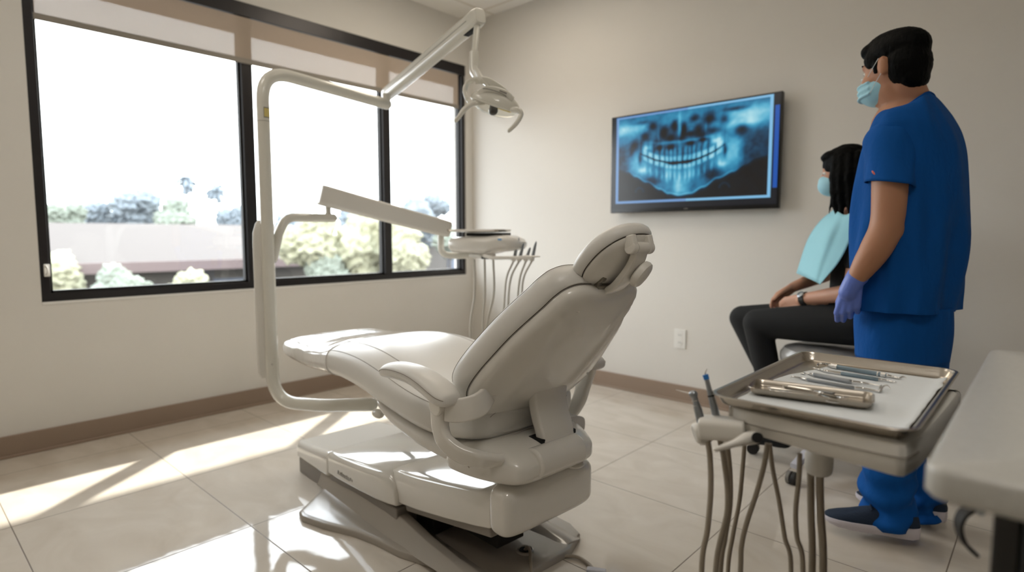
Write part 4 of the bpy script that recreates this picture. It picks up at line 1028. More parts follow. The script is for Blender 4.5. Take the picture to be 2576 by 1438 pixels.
# ---- standing man
man = thing('person', (-.375, 2.42, 0), 'standing person in royal blue scrubs, blue mask and periwinkle gloves facing the television', 'person')
MO = Vector((-.375, 2.42, 0))
def P_(v): return Vector(v)-MO
ft = Vector((-cos(radians(10)), sin(radians(10)), 0)); lt = Vector((-sin(radians(10)), -cos(radians(10)), 0))
fh = Vector((-cos(radians(24)), sin(radians(24)), 0)); lh = Vector((-sin(radians(24)), -cos(radians(24)), 0))
hc_ = at(2251, 172, y=2.40)
fh2 = (fh-Vector((0, 0, .10))).normalized(); uh_ = Vector((0, 0, 1)); uh_ = (uh_-fh2*uh_.dot(fh2)).normalized()
def HH(a, b, c): return P_(hc_+fh2*a+lh*b+uh_*c)
HR_ = Matrix((fh2, lh, uh_)).transposed()
body = MB()
body.ell(HH(0, 0, .012), (.096, .073, .098), HR_); body.ell(HH(.028, 0, -.045), (.066, .056, .075), HR_); body.ell(HH(.05, 0, -.088), (.04, .04, .028), HR_)
body.ell(HH(.078, 0, .026), (.024, .05, .014), HR_); body.capsule(HH(.094, 0, .008), HH(.110, 0, -.026), .009, .013)
for s_ in (-1, 1):
    body.ell(HH(.058, s_*.036, -.03), (.034, .028, .03), HR_)
    body.ell(HH(-.008, s_*.077, -.006), (.017, .009, .031), Matrix.Rotation(0, 3, 'X') @ HR_); body.ell(HH(-.012, s_*.083, .01), (.014, .006, .019), HR_)
body.capsule(HH(.012, 0, -.07), P_(at(2286, 262, y=2.42)), .056, .064); body.capsule(HH(-.035, 0, -.06), P_(at(2300, 262, y=2.42)), .05, .052)
sh_l = at(2226, 345, y=2.235); el_l = at(2232, 560, y=2.215); fo_l = at(2205, 622, y=2.2); wr_l = at(2146, 712, y=2.19)
neckb = P_(at(2292, 268, y=2.42))
body.capsule(neckb, P_(MO+lt*.14+Vector((0, 0, 1.36))), .05, .05); body.capsule(neckb, P_(MO-lt*.14+Vector((0, 0, 1.36))), .05, .05)
body.tube([P_(p) for p in catmull([sh_l+Vector((.02, .03, -.02)), at(2240, 450, y=2.225), el_l, fo_l, at(2174, 670, y=2.19), wr_l], 4)], [.054+.0*i for i in range(5)]+[.052, .051, .050, .049, .0485, .048, .0475, .047, .045, .043, .041, .038, .035, .032, .029, .0275][:16], 18, round_end=1)
body.ell(P_(at(2250, 575, y=2.215)), (.03, .03, .04))
sh_r = MO-lt*.185+Vector((0, 0, 1.38)); el_r = sh_r+Vector((.0, .01, -.3)); wr_r = el_r+ft*.1+Vector((0, 0, -.25))
body.capsule(P_(sh_r), P_(el_r), .052, .043); body.capsule(P_(el_r), P_(wr_r), .043, .027)
# trunk and legs inside the clothes, continuous with the rest
body.tube([P_(MO+Vector((-.03, 0, 1.42))), P_(MO+Vector((0, 0, 1.2))), P_(MO+Vector((.01, 0, .95)))], [.1, .105, .1], 16, round_end=1)
LA, RA = at(2238, 1290, y=2.35), at(2335, 1262, y=2.545)
LA.z = .1; RA.z = .1
for hp_, an in ((MO+lt*.09, LA), (MO-lt*.09, RA)):
    h_ = Vector((hp_.x, hp_.y, .88)); kn_ = (h_+an)/2+ft*.01
    body.capsule(P_(h_), P_(kn_), .08, .055); body.capsule(P_(kn_), P_(an), .052, .036)
body.build('body', 'skin', man, remesh=.0065, smooth=6)
for s_ in (-1, 1):
    e_ = MB().ell(HH(.078, s_*.031, .004), (.010, .010, .007), HR_).build('eye', 'white', man)
    MB().ell(HH(.0855, s_*.031, .004), (.004, .005, .005), HR_).build('iris', 'hole', e_)
    MB().tube([HH(.088, s_*.016, .028), HH(.090, s_*.032, .034), HH(.08, s_*.05, .03)], [.0035, .004, .002], 8, round_end=1).build('eyebrow', 'hair', man)
hr = MB()
hr.ell(HH(-.012, 0, .054), (.103, .081, .072), HR_); hr.ell(HH(-.045, 0, .0), (.066, .079, .088), HR_); hr.ell(HH(.058, 0, .078), (.045, .062, .032), HR_)
hr.ell(HH(.0, 0, .092), (.085, .066, .034), HR_); hr.ell(HH(-.052, 0, .06), (.048, .066, .052), HR_); hr.ell(HH(-.062, 0, -.045), (.04, .06, .05), HR_)
for s_ in (-1, 1):
    hr.ell(HH(.032, s_*.060, .036), (.034, .018, .034), HR_); hr.ell(HH(.018, s_*.072, .004), (.011, .006, .028), HR_)
for i in range(26):
    a = random.uniform(-.9, .9); x = random.uniform(-.07, .09); p = HH(x, a*.05, .106-.5*(x*x)*6*.3-.02*a*a)
    hr.capsule(p, p+HR_ @ Vector((random.uniform(.0, .022), random.uniform(-.012, .012), random.uniform(.002, .014))), .010, .004, 8)
hr.build('hair', 'hair', man, remesh=.004, smooth=5, disp=(.003, .008))
mk = MB(); mk.ell(HH(.052, 0, -.056), (.072, .0635, .058), HR_, 28, 18); mk.ell(HH(.085, 0, -.028), (.034, .032, .03), HR_)
for k in range(3): mk.tube(catmull([HH(.050, -.064, -.036-.02*k), HH(.10, -.046, -.038-.02*k), HH(.125, 0, -.040-.02*k), HH(.10, .046, -.038-.02*k), HH(.050, .064, -.036-.02*k)], 5), .0045, 8)
mko = mk.build('face_mask', 'mask', man, remesh=.003, smooth=2)
MB().tube([HH(.062, .055, -.02), HH(.03, .076, -.004), HH(-.004, .088, .022)], .0011, 6).build('ear_loop', 'maskw', mko)
MB().tube([HH(.05, .060, -.075), HH(.02, .074, -.05), HH(-.01, .087, -.03)], .0011, 6).build('ear_loop', 'maskw', mko)
MB().tube([HH(.118, -.0, -.010), HH(.098, .03, -.008), HH(.07, .048, -.018)], .002, 6).build('mask_border', 'maskw', mko)
# scrub top
lv = [(252, 2262, 2344, 0), (262, 2240, 2362, .3), (278, 2222, 2380, .62), (300, 2207, 2398, .85), (340, 2190, 2419, 1), (400, 2172, 2432, 1), (500, 2158, 2436, .98), (600, 2150, 2433, .96), (700, 2144, 2423, .97), (760, 2146, 2413, 1), (774, 2147, 2411, 1)]
NT = 88; rings = []
sc_ = catmull([Vector(a[:3]) for a in lv], 9); kw = catmull([Vector((a[3], 0, 0)) for a in lv], 9)
for p, q in zip(sc_, kw):
    A, B_ = at(p.y, p.x, y=2.42), at(p.z, p.x, y=2.42); c_ = (A+B_)/2; h_ = (B_-A).length/2
    W_ = .075+.135*min(1, q.x); W_ = min(W_, .205); dp = sqrt(max(.04**2, h_*h_-(W_*.33)**2))/.945; r = []
    for k in range(NT):
        a = 2*pi*k/NT; e_ = 2.25; ca, sa = cos(a), sin(a); zz = c_.z
        lo_ = max(0, (1.30-zz)/.45)
        w_ = (.007*sin(5*a+4*zz*2.2+1.2)+.005*sin(9*a-zz*9)+.0035*sin(13*a+zz*5)+.006*noise.noise(Vector((cos(a)*3, sin(a)*3, zz*4))))*min(1, lo_*1.2+.35)
        x_ = math.copysign(abs(ca)**(2/e_), ca)*(dp+w_); y_ = math.copysign(abs(sa)**(2/e_), sa)*(W_+w_)
        z_off = -.030*(sa*sa)*max(0, 1-q.x)+.02*ca*max(0, 1-q.x)*-1
        r.append(P_(Vector((c_.x, c_.y, zz+z_off))+ft*x_+lt*y_))
    rings.append(r)
top = MB().loft(rings, cap=False)
for sgn, sh0, s1 in ((1, sh_l, at(2240, 464, y=2.222)), (-1, sh_r, sh_r+Vector((0, .0, -.16)))):
    ax = (s1-sh0); st_ = sh0-ax*.42+(-lt*sgn)*.045; R = []
    for i in range(22):
        t = i/21; c_ = st_.lerp(s1, t); rr = .020+.052*sin(min(1, t*2.6)*pi/2)**.75-.006*max(0, t-.5)
        if t > .5: rr += .004*(t-.5)
        u_ = (s1-st_).normalized(); e1_ = (ft-u_*ft.dot(u_)).normalized(); e2_ = u_.cross(e1_)
        tilt = .03*t
        R.append([P_(c_+e1_*cos(a)*(rr+.003*sin(3*a+t*9)+.002*sin(7*a-5*t))+e2_*sin(a)*rr*.93+u_*(-tilt*cos(a-.4)*.8)) for a in [2*pi*k/36 for k in range(36)]])
    top.loft(R, cap=False)
to_ = top.build('scrub_top', 'scrub', man, angle=60)
sf = to_.modifiers.new('thick', 'SOLIDIFY'); sf.thickness = .003
MB().tube([rings[2][k] for k in range(NT)]+[rings[2][0]], .004, 8, cap=False).build('collar_band', 'scrub', to_)
lgp = at(2197, 434, y=2.148)
MB().ell(P_(lgp), (.003, .002, .008), Matrix.Rotation(-.6, 3, 'Y')).build('sleeve_mark', 'pink', to_)
# pocket / side slit
MB().tube([P_(at(2221, 715, y=2.26)), P_(at(2219, 770, y=2.26))], [.002, .003], 6).build('side_slit', 'navy', to_)
# trousers
tr_ = MB()
def leg(levels, y0, w_lat, seed):
    sc2 = catmull([Vector((a[0], a[1], a[2])) for a in levels], 8); yy = catmull([Vector((a[3], a[4], 0)) for a in levels], 8); R = []
    for i, (p, q) in enumerate(zip(sc2, yy)):
        A, B_ = at(p.y, p.x, y=q.x), at(p.z, p.x, y=q.x); c_ = (A+B_)/2; h_ = (B_-A).length/2; r = []
        fold = max(0, (p.x-1130)/160); fold = min(1, fold)
        for k in range(44):
            a = 2*pi*k/44
            w_ = .0035*sin(3*a+c_.z*14+seed)+fold*(.009*sin(c_.z*75+1.4*sin(a+seed)*2+seed)+.004*sin(5*a+c_.z*40))
            r.append(P_(c_+ft*cos(a)*(h_*.98+w_)+lt*sin(a)*(q.y+w_)+Vector((0, 0, -.012*cos(a)*fold if i > len(sc2)-5 else 0))))
        R.append(r)
    tr_.loft(R, cap=False)
leg([(765, 2150, 2402, 2.40, .15), (830, 2148, 2398, 2.40, .16), (900, 2150, 2388, 2.39, .15)], 0, .16, .4)
leg([(820, 2150, 2352, 2.35, .10), (880, 2150, 2348, 2.34, .095), (960, 2152, 2335, 2.34, .09), (1060, 2160, 2318, 2.34, .083), (1150, 2167, 2306, 2.34, .078), (1200, 2166, 2303, 2.34, .078), (1240, 2162, 2303, 2.34, .078), (1270, 2172, 2303, 2.34, .078), (1300, 2166, 2303, 2.34, .08), (1322, 2176, 2304, 2.34, .08)], 0, .09, 0)
leg([(820, 2230, 2390, 2.50, .10), (880, 2240, 2388, 2.51, .095), (960, 2245, 2382, 2.52, .088), (1060, 2262, 2374, 2.53, .08), (1150, 2272, 2370, 2.54, .075), (1200, 2275, 2366, 2.54, .075), (1235, 2275, 2377, 2.54, .076), (1260, 2278, 2370, 2.54, .076), (1300, 2285, 2372, 2.54, .078)], 0, .09, 2)
tro = tr_.build('scrub_trousers', 'scrub', man, angle=60)
sf = tro.modifiers.new('thick', 'SOLIDIFY'); sf.thickness = .003
# gloves
gl = MB(); dd_ = (at(2128, 792, y=2.2)-wr_l).normalized()
hand(gl, wr_l+dd_*.004, dd_, Vector((.05, -1, .0)), Vector((-.95, -.1, -.35)), 1.03, (1.0, 1.05, 1.1, 1.15), .6, fr=.0092)
gl.tube([P_(p)+MO for p in [at(2158, 694, y=2.195), at(2150, 704, y=2.19), at(2142, 718, y=2.19), at(2134, 735, y=2.19)]], [.0335, .0315, .030, .030], 18, round_end=1)
for i, v in enumerate(gl.v): gl.v[i] = tuple(Vector(v)-MO)
go_ = gl.build('glove', 'glove', man, remesh=.0032, smooth=3)
gr = MB(); hand(gr, wr_r, Vector((-.2, 0, -1)), -lt, ft, 1.0, (.5, .55, .6, .65), .4); gr.capsule(wr_r+Vector((0, 0, .03)), wr_r, .032, .03)
for i, v in enumerate(gr.v): gr.v[i] = tuple(Vector(v)-MO)
gr.build('glove', 'glove', man, remesh=.0032, smooth=3)
# shoes
def shoe(heel, toe, parent, org, mu='navy', ms='sole', L0=.29):
    heel, toe = Vector(heel), Vector(toe); d = (toe-heel).normalized(); s_ = Vector((-d.y, d.x, 0)); L_ = (toe-heel).length
    R = []; R2 = []
    for t, w_, zs, zt in ((0, .018, .018, .05), (.02, .03, .012, .075), (.08, .037, .008, .095), (.2, .038, .007, .105), (.32, .038, .008, .108), (.42, .040, .009, .098), (.55, .044, .009, .080), (.7, .047, .010, .064), (.84, .044, .013, .052), (.93, .034, .018, .044), (.985, .018, .024, .034), (1.0, .006, .027, .03)):
        c_ = heel+d*L_*t-org; su = .032+(.012 if t < .4 else 0)*(1-t/.4 if t < .4 else 0)
        up_ = [(w_*.92*cos(a), max(su-.006, 0)+(max(zt, su)-su+.006)*max(0, sin(a))**.8) for a in [pi*k/14 for k in range(15)]]
        R.append([c_+s_*x+Vector((0, 0, z)) for x, z in up_])
        R2.append([c_+s_*x*w_*1.06+Vector((0, 0, z)) for x, z in ((-1, zs+.006), (-1.03, su*.6+.004), (-.98, su), (0, su+.001), (.98, su), (1.03, su*.6+.004), (1, zs+.006), (.9, zs-.006), (0, zs-.007), (-.9, zs-.006))])
    o = MB().loft(R2).build('shoe', ms, parent, bevel=.002)
    u_ = MB().loft(R).build('shoe_upper', mu, o)
    MB().tube([heel+d*L_*.5+s_*x*.03-org+Vector((0, 0, .092-.012*abs(x))) for x in (-1, -.5, 0, .5, 1)], .003, 8).build('lace', 'navy', o)
    return o
shoe(at(2312, 1352, z=.03), at(2068, 1310, z=.03), man, MO)
hR = at(2382, 1312, z=.03); shoe(hR, hR+Vector((-.285, -.02, 0)), man, MO)

# ---- seated woman
wo = thing('person', (-.72, 2.92, .55), 'seated person with long dark hair, aqua paper bib and black trousers on a stool', 'person')
WO = Vector((-.72, 2.92, .55))
def W_(v): return Vector(v)-WO
wf = Vector((-.98, -.12, 0)).normalized(); wl = Vector((wf.y, -wf.x, 0)); wl = Vector((.12, -.98, 0)).normalized()
wc = at(2126, 432, y=2.93)
wf2 = (wf-Vector((0, 0, .12))).normalized(); wu = (Vector((0, 0, 1))-wf2*Vector((0, 0, 1)).dot(wf2)).normalized()
def WH(a, b, c): return W_(wc+wf2*a+wl*b+wu*c)
WR = Matrix((wf2, wl, wu)).transposed()
wb = MB()
wb.ell(WH(0, 0, .01), (.088, .068, .09), WR); wb.ell(WH(.028, 0, -.045), (.058, .05, .066), WR); wb.ell(WH(.045, 0, -.08), (.034, .034, .026), WR)
wb.ell(WH(.068, 0, .024), (.02, .042, .012), WR); wb.capsule(WH(.084, 0, .004), WH(.098, 0, -.024), .007, .010)
nk = at(2150, 545, y=2.93); wb.capsule(WH(-.01, 0, -.06), W_(nk), .046, .05)
sN, sF = at(2172, 585, y=2.78), at(2150, 575, y=3.1)
wb.capsule(W_(nk), W_(sN), .045, .048); wb.capsule(W_(nk), W_(sF), .045, .048)
eN, wN = at(2146, 735, y=2.76), at(2018, 752, y=2.84)
eF, wF = at(2075, 690, y=3.14), at(1995, 722, y=3.02)
wb.capsule(W_(sN), W_(eN), .046, .040); wb.capsule(W_(eN), W_(wN), .040, .026)
wb.capsule(W_(sF), W_(eF), .046, .038); wb.capsule(W_(eF), W_(wF), .038, .025)
hip = at(2160, 800, y=2.93); wb.tube([W_(nk)-Vector((0, 0, .03)), W_(nk.lerp(hip, .5)), W_(hip)], [.085, .1, .11], 16, round_end=1)
kN, kF = at(1905, 812, y=2.84), at(1868, 800, y=3.04); aN, aF = Vector((-.90, 2.82, .17)), Vector((-.90, 2.98, .17))
for a_, b_, c2 in ((Vector((hip.x, 2.83, hip.z)), kN, aN), (Vector((hip.x, 3.02, hip.z)), kF, aF)):
    wb.capsule(W_(a_), W_(b_), .08, .055); wb.capsule(W_(b_), W_(c2), .052, .034)
hm = MB()
hN = at(1952, 770, y=2.88)
hand(wb, W_(wN), (at(1945, 775, y=2.9)-wN), Vector((-.1, -.75, .6)), Vector((-.6, .2, .75)), .92, (.5, .55, .6, .65), .6, fr=.0088)
hand(wb, W_(wF), (at(1938, 762, y=2.93)-wF), Vector((-.3, .5, .8)), Vector((-.2, -.7, .5)), .92, (.45, .5, .55, .6), .4, fr=.0088)
wb.build('body', 'skin2', wo, remesh=.0065, smooth=4)
for s_ in (-1, 1):
    e_ = MB().ell(WH(.074, s_*.028, .004), (.010, .011, .008), WR).build('eye', 'white', wo); MB().ell(WH(.081, s_*.028, .003), (.004, .005, .005), WR).build('iris', 'hole', e_)
h2_ = MB()
h2_.ell(WH(-.012, 0, .034), (.100, .081, .086), WR); h2_.ell(WH(-.04, 0, -.04), (.075, .08, .11), WR); h2_.ell(WH(.045, 0, .075), (.045, .058, .028), WR)
for a, b_, ln_ in ((.035, .074, .19), (.012, .08, .21), (-.02, .082, .23), (-.05, .076, .23), (-.07, .05, .24), (-.08, 0, .25), (-.07, -.05, .24), (-.03, -.08, .22), (.015, -.078, .2)):
    h2_.tube([WH(a-.01, b_*.8, .06), WH(a, b_, -.02), WH(a+.004, b_*1.02, -.09), WH(a+.006, b_*.95, -ln_)], [.016, .021, .02, .006], 10, round_end=1)
h2_.tube([WH(.04, .07, -.05), WH(.052, .075, -.12), WH(.068, .07, -.175)], [.014, .008, .003], 8, round_end=1)
h2_.build('hair', 'hair', wo, remesh=.005, smooth=3, disp=(.006, .02))
mk = MB(); mk.ell(WH(.052, 0, -.05), (.062, .052, .05), WR, 28, 18); mk.ell(WH(.078, 0, -.03), (.032, .03, .028), WR)
mo = mk.build('face_mask', 'mask', wo, remesh=.003, smooth=3)
MB().tube([WH(.05, .05, -.02), WH(.02, .07, .0)], .0018, 6).build('ear_loop', 'maskw', mo)
# black top
tp = MB(); R = []
for t, hw, hd in ((-.02, .05, .05), (.05, .12, .075), (.12, .17, .09), (.25, .165, .10), (.5, .145, .10), (.75, .15, .11), (1, .165, .125), (1.12, .15, .12)):
    c_ = (nk+Vector((0, 0, -.02))).lerp(hip, t); R.append([W_(c_+wf*cos(a)*hd+wl*sin(a)*hw) for a in [2*pi*k/32 for k in range(32)]])
tp.loft(R); tp.capsule(W_(sN), W_(sN.lerp(eN, .5)), .058, .052); tp.capsule(W_(sF), W_(sF.lerp(eF, .55)), .058, .05)
tp.build('black_top', 'blackcloth', wo, remesh=.007, smooth=4)
tk = MB()
for a_, b_, c2 in ((Vector((hip.x+.02, 2.83, hip.z-.01)), kN, aN), (Vector((hip.x+.02, 3.02, hip.z-.01)), kF, aF)):
    tk.tube([W_(a_), W_(a_.lerp(b_, .5)), W_(b_)], [.098, .084, .066], 18, round_end=1); tk.tube([W_(b_), W_(b_.lerp(c2, .4)), W_(c2)], [.066, .06, .046], 16, round_end=1)
tk.ell(W_(hip+Vector((.03, 0, -.01))), (.13, .18, .10)); tk.build('trousers', 'blackcloth', wo, remesh=.008, smooth=5)
for a_ in (aN, aF): shoe(Vector((a_.x+.06, a_.y, .075)), Vector((a_.x-.17, a_.y-.01, .06)), wo, WO, 'blackcloth', 'blackcloth')
# bib

left = [at(2098, 526, y=3.04), at(2062, 556, y=3.10), at(2030, 605, y=3.12), at(2003, 687, y=3.12)]
mid_ = [at(2108, 532, y=2.84), at(2080, 578, y=2.80), at(2058, 638, y=2.80), at(2040, 703, y=2.80)]
mid2 = [at(2126, 540, y=2.78), at(2108, 590, y=2.755), at(2082, 650, y=2.75), at(2058, 712, y=2.75)]
right = [at(2150, 530, y=2.76), at(2142, 590, y=2.73), at(2112, 655, y=2.72), at(2062, 716, y=2.74)]
rows = [catmull(c_, 6) for c_ in (left, mid_, mid2, right)]
nr = len(rows[0]); R = []
for j in range(nr): R.append(catmull([rows[i][j] for i in range(4)], 6))
v_ = [W_(p) for r in R for p in r]; nc = len(R[0]); f_ = [(j*nc+i, j*nc+i+1, (j+1)*nc+i+1, (j+1)*nc+i) for j in range(nr-1) for i in range(nc-1)]
bo_ = MB().add(v_, f_).build('paper_bib', 'bib', wo); sf = bo_.modifiers.new('thick', 'SOLIDIFY'); sf.thickness = .0015
MB().tube([W_(p) for p in catmull([left[0], WH(-.03, -.05, -.13)+WO, WH(-.05, .04, -.13)+WO, right[0]], 5)], .0018, 6).build('bib_cord', 'steelb', bo_)
# watch
wd = (wN-eN).normalized(); wp_ = wN-wd*.012
wa = MB().tube([W_(wp_-wd*.012), W_(wp_+wd*.012)], .0305, 24).build('watch_strap', 'dark', wo)
nn = (-Vector((.15, .9, 0))*1+Vector((-.1, 0, .9))); nn = (nn-wd*nn.dot(wd)).normalized()
kx = wd; MB().lathe([(.004, 0), (.016, 0), (.0165, .005), (.014, .007), (.004, .0072)], W_(wp_+nn*.0285), 20, Matrix((kx, nn.cross(kx), nn)).transposed()).build('watch_case', 'steeld', wa)

# ---- stool
stl = thing('stool', (-.72, 2.88, 0), 'round grey vinyl stool on castors under the seated person', 'stool')
MB().lathe([(.02, .455), (.175, .458), (.19, .47), (.197, .495), (.195, .52), (.18, .542), (.14, .553), (.02, .556)], (0, 0, 0), 48).build('seat', 'vinyl', stl)
MB().lathe([(.03, .14), (.03, .3), (.02, .3), (.02, .44), (.05, .455)], (0, 0, 0), 20).build('gas_column', 'steelb', stl)
MB().lathe([(.045, .07), (.05, .09), (.04, .14)], (0, 0, 0), 24).build('hub', 'lgrey', stl)
for k in range(5):
    a = radians(-98+72*k); d = Vector((cos(a), sin(a), 0))
    MB().tube([d*.03+Vector((0, 0, .1)), d*.15+Vector((0, 0, .1)), d*.29+Vector((0, 0, .075))], [1, .9, .6], sec=rsec(.024, .018, .008), up=(0, 0, 1)).build('leg', 'lgrey', stl)
    s_ = Vector((-d.y, d.x, 0)); c_ = d*.30+Vector((0, 0, .027))
    cs_ = MB().tube([c_-s_*.018, c_-s_*.004], .027, 20).build('castor', 'grey', stl)
    MB().tube([c_+s_*.004, c_+s_*.018], .027, 20).build('castor_wheel', 'dark', cs_)

# ------------------------------------------------------------------ outside view (upper storey, ground lies 4.5 m lower)
GZ = -4.5
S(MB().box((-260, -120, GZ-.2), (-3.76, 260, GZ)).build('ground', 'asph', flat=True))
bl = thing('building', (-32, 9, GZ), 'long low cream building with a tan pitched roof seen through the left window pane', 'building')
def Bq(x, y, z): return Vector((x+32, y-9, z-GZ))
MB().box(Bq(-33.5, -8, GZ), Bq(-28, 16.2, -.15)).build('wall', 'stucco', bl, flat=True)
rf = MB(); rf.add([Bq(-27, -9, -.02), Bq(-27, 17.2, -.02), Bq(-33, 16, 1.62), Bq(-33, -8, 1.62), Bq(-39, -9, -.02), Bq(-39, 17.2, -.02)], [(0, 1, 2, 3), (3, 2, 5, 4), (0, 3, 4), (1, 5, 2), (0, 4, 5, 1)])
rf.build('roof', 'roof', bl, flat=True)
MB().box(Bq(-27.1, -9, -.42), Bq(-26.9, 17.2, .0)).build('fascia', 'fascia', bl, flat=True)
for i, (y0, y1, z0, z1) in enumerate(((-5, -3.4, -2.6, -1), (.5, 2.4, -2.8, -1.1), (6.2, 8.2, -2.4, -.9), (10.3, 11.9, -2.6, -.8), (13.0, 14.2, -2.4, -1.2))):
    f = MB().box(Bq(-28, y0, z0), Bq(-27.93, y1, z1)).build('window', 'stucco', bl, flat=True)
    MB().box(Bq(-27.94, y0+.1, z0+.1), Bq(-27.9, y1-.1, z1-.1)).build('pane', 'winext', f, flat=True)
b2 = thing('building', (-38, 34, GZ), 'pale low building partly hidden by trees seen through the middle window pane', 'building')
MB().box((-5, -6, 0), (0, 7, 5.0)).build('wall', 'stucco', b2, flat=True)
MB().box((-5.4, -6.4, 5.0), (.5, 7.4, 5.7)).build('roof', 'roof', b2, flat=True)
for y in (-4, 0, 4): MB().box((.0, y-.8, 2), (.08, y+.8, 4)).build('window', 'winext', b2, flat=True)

def tree(px, py, d, rad, m, label, hscale=1.0, n=7):
    c = at(px, py, d=d); t = thing('tree', (c.x, c.y, GZ), label, 'tree', group='trees outside the window')
    f = MB(); hz = c.z-GZ
    for i in range(n):
        a = random.uniform(0, 2*pi); r = rad*random.uniform(.1, .62)
        f.ell((r*cos(a), r*sin(a), hz+random.uniform(-.5, .45)*rad*hscale), [rad*random.uniform(.4, .6)]*3, nu=16, nv=10)
    o = f.build('crown', m, t, remesh=rad*.06, disp=(rad*.55, rad*.16))
    MB().tube([(0, 0, 0), (.05, 0, hz*.5), (0, .05, hz)], [rad*.09, rad*.07, rad*.04], 8).build('trunk', 'trunk', t)
    return t
for a in ((350, 515, 44, 2.0, 'leafb', 'tall dark rounded tree standing behind the ridge of the tan roof'),
          (168, 552, 40, 1.2, 'leafg', 'small green tree behind the left end of the tan roof'),
          (255, 550, 44, 1.4, 'leafb', 'bluish tree behind the roof, left of the tall rounded tree'),
          (440, 548, 42, 1.5, 'leafg', 'wide green tree right of the tall rounded tree behind the roof'),
          (590, 545, 44, 1.2, 'leafb', 'small bluish tree behind the roof beside the first mullion'),
          (150, 690, 22, 1.1, 'leafy', 'yellow green bush in front of the cream building at the far left'),
          (300, 722, 22, .9, 'leafg', 'green bush in front of the cream building wall, near its middle'),
          (455, 728, 22, .9, 'leafy', 'yellow green bush right of centre in front of the cream building'),
          (740, 548, 50, 1.6, 'leafg', 'pale green tree far away beside the light post'),
          (795, 600, 24, 1.3, 'leafy', 'yellow green tree in the middle window pane, left of the pair'),
          (870, 625, 25, 1.6, 'leafy', 'large yellow tree in the middle window pane under the thick arm'),
          (925, 560, 40, 1.9, 'leafb', 'bluish tree behind the yellow trees in the middle window pane'),
          (830, 690, 24, 1.1, 'leafg', 'low green shrub beside the parked white car'),
          (735, 600, 36, 1.5, 'leafb', 'blue grey tree just right of the light post'),
          (1010, 620, 25, 1.3, 'leafy', 'yellow tree in the right window pane next to its mullion'),
          (1050, 560, 46, 2.0, 'leafb', 'tall grey green tree in the right window pane'),
          (1095, 520, 55, 1.5, 'leafb', 'distant faint tree top highest in the right window pane'),
          (1130, 600, 38, 1.4, 'leafg', 'green tree in the right window pane near the room corner')):
    tree(*a)
def palm(px, py, d, label):
    c = at(px, py, d=d); t = thing('palm_tree', (c.x, c.y, GZ), label, 'palm tree', group='palm trees behind the roof'); hz = c.z-GZ
    MB().tube([(0, 0, 0), (.15, 0, hz*.5), (0, 0, hz)], [.16, .11, .09], 8).build('trunk', 'trunk', t)
    cr_ = MB(); cr_.ell((0, 0, hz-.1), (.55, .55, .75))
    for i in range(44):
        a = i*2.4; e_ = random.uniform(-.9, 1.1); L_ = 1.15
        d_ = Vector((cos(a)*cos(e_), sin(a)*cos(e_), sin(e_))); p0 = Vector((0, 0, hz)); p1 = p0+d_*L_*.6+Vector((0, 0, .1)); p2 = p0+d_*L_-Vector((0, 0, .45))
        cr_.tube(catmull([p0, p1, p2], 4), 1, sec=rsec(.16, .02, .01, 1), up=(0, 0, 1))
    o = cr_.build('fronds', 'leafb', t)
palm(470, 460, 62, 'taller palm tree rising above the tan roof'); palm(545, 480, 64, 'shorter palm tree to the right above the tan roof')
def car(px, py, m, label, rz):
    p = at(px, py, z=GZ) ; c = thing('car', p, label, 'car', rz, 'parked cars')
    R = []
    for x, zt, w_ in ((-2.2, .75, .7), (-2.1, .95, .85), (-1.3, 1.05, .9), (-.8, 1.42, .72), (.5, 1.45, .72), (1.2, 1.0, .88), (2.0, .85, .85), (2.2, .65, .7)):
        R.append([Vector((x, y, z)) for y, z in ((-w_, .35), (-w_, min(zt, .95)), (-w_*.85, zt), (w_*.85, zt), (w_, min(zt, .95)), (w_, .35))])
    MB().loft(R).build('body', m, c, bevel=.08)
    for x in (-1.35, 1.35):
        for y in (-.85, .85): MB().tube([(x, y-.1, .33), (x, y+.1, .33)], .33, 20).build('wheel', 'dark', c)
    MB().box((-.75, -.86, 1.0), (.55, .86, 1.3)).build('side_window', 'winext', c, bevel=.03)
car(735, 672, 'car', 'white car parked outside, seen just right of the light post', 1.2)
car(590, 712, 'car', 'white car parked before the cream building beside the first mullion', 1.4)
car(880, 700, 'carg', 'grey car parked below the yellow trees', 1.1)

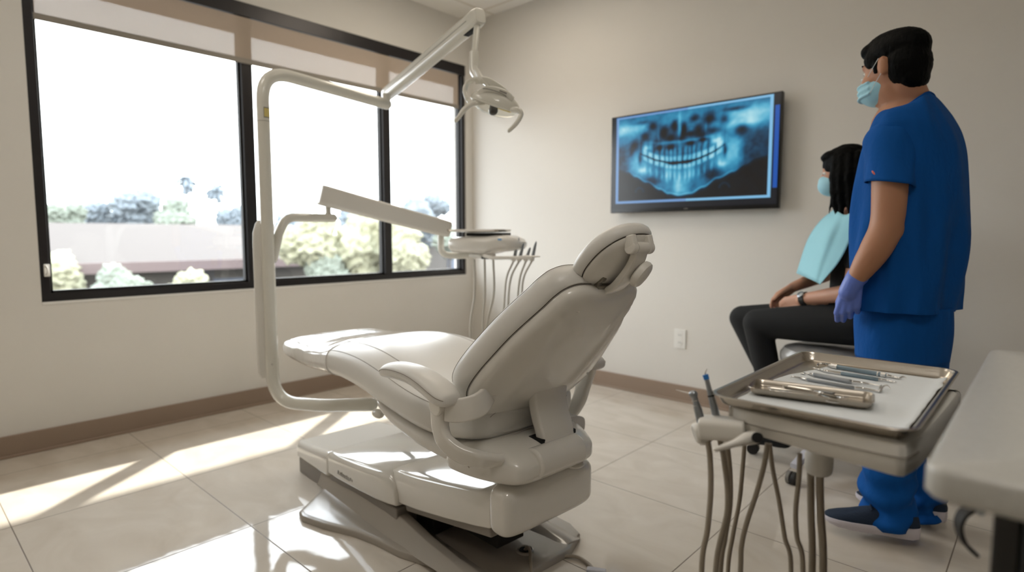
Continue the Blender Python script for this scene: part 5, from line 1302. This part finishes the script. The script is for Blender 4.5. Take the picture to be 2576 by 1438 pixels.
# ------------------------------------------------------------------ light and world
w = bpy.data.worlds.new('sky'); sc.world = w; w.use_nodes = True; nt = w.node_tree; bg = nt.nodes['Background']
tc = nt.nodes.new('ShaderNodeTexCoord'); sp = nt.nodes.new('ShaderNodeSeparateXYZ'); nt.links.new(tc.outputs['Generated'], sp.inputs[0])
cr = nt.nodes.new('ShaderNodeValToRGB'); el = cr.color_ramp.elements
el[0].position = 0; el[0].color = (.12, .11, .1, 1); el[1].position = 1; el[1].color = (.80, .92, 1.08, 1)
e = el.new(.5); e.color = (.25, .24, .23, 1); e = el.new(.505); e.color = (.86, .9, .93, 1); e = el.new(.62); e.color = (1.0, 1.0, 1.0, 1)
mr = nt.nodes.new('ShaderNodeMapRange'); mr.inputs[1].default_value = -1; mr.inputs[2].default_value = 1
nt.links.new(sp.outputs[2], mr.inputs[0]); nt.links.new(mr.outputs[0], cr.inputs[0]); nt.links.new(cr.outputs[0], bg.inputs[0])
bg.inputs[1].default_value = 8
s = bpy.data.lights.new('sun', 'SUN'); s.energy = 12.5; s.angle = radians(1.2); s.color = (1, .95, .86)
so_ = bpy.data.objects.new('sun', s); COL.objects.link(so_)
so_.rotation_euler = Vector((1, -1.3, -1.49)).to_track_quat('-Z', 'Y').to_euler(); so_.location = (-8, 8, 12)
# fill panels added on the ceiling out of view to brighten the room
for i, (x, y) in enumerate(((-2.55, 2.45), (-2.3, .2), (-2.3, -1.2), (-1.1, 2.0), (.1, .45))):
    p = thing('added_fill_panel', (x, y, ZC), ('added unseen fill panel on the ceiling nearest the corner between window and back wall', 'added unseen fill panel on the ceiling above the near end of the window', 'added unseen fill panel on the ceiling in the rear corner on the window side', 'added unseen fill panel on the ceiling in front of the television', 'added unseen fill panel on the ceiling above the worktop and the cart')[i], 'fill light', group='added fill panels')
    MB().box((-.3, -.3, -.02), (.3, .3, 0)).build('frame', 'white', p, bevel=.003)
    lm = bpy.data.materials.new('added_fill_glow'); lm.use_nodes = True; bb = lm.node_tree.nodes['Principled BSDF']
    bb.inputs['Emission Color'].default_value = ((1, .88, .72, 1), (1, .93, .84, 1), (1, .93, .84, 1), (1, .88, .72, 1), (1, .95, .88, 1))[i]; bb.inputs['Emission Strength'].default_value = (11, 7, 6, 4, 12)[i]
    MB().box((-.27, -.27, -.024), (.27, .27, -.02)).build('diffuser', lm, p, flat=True)
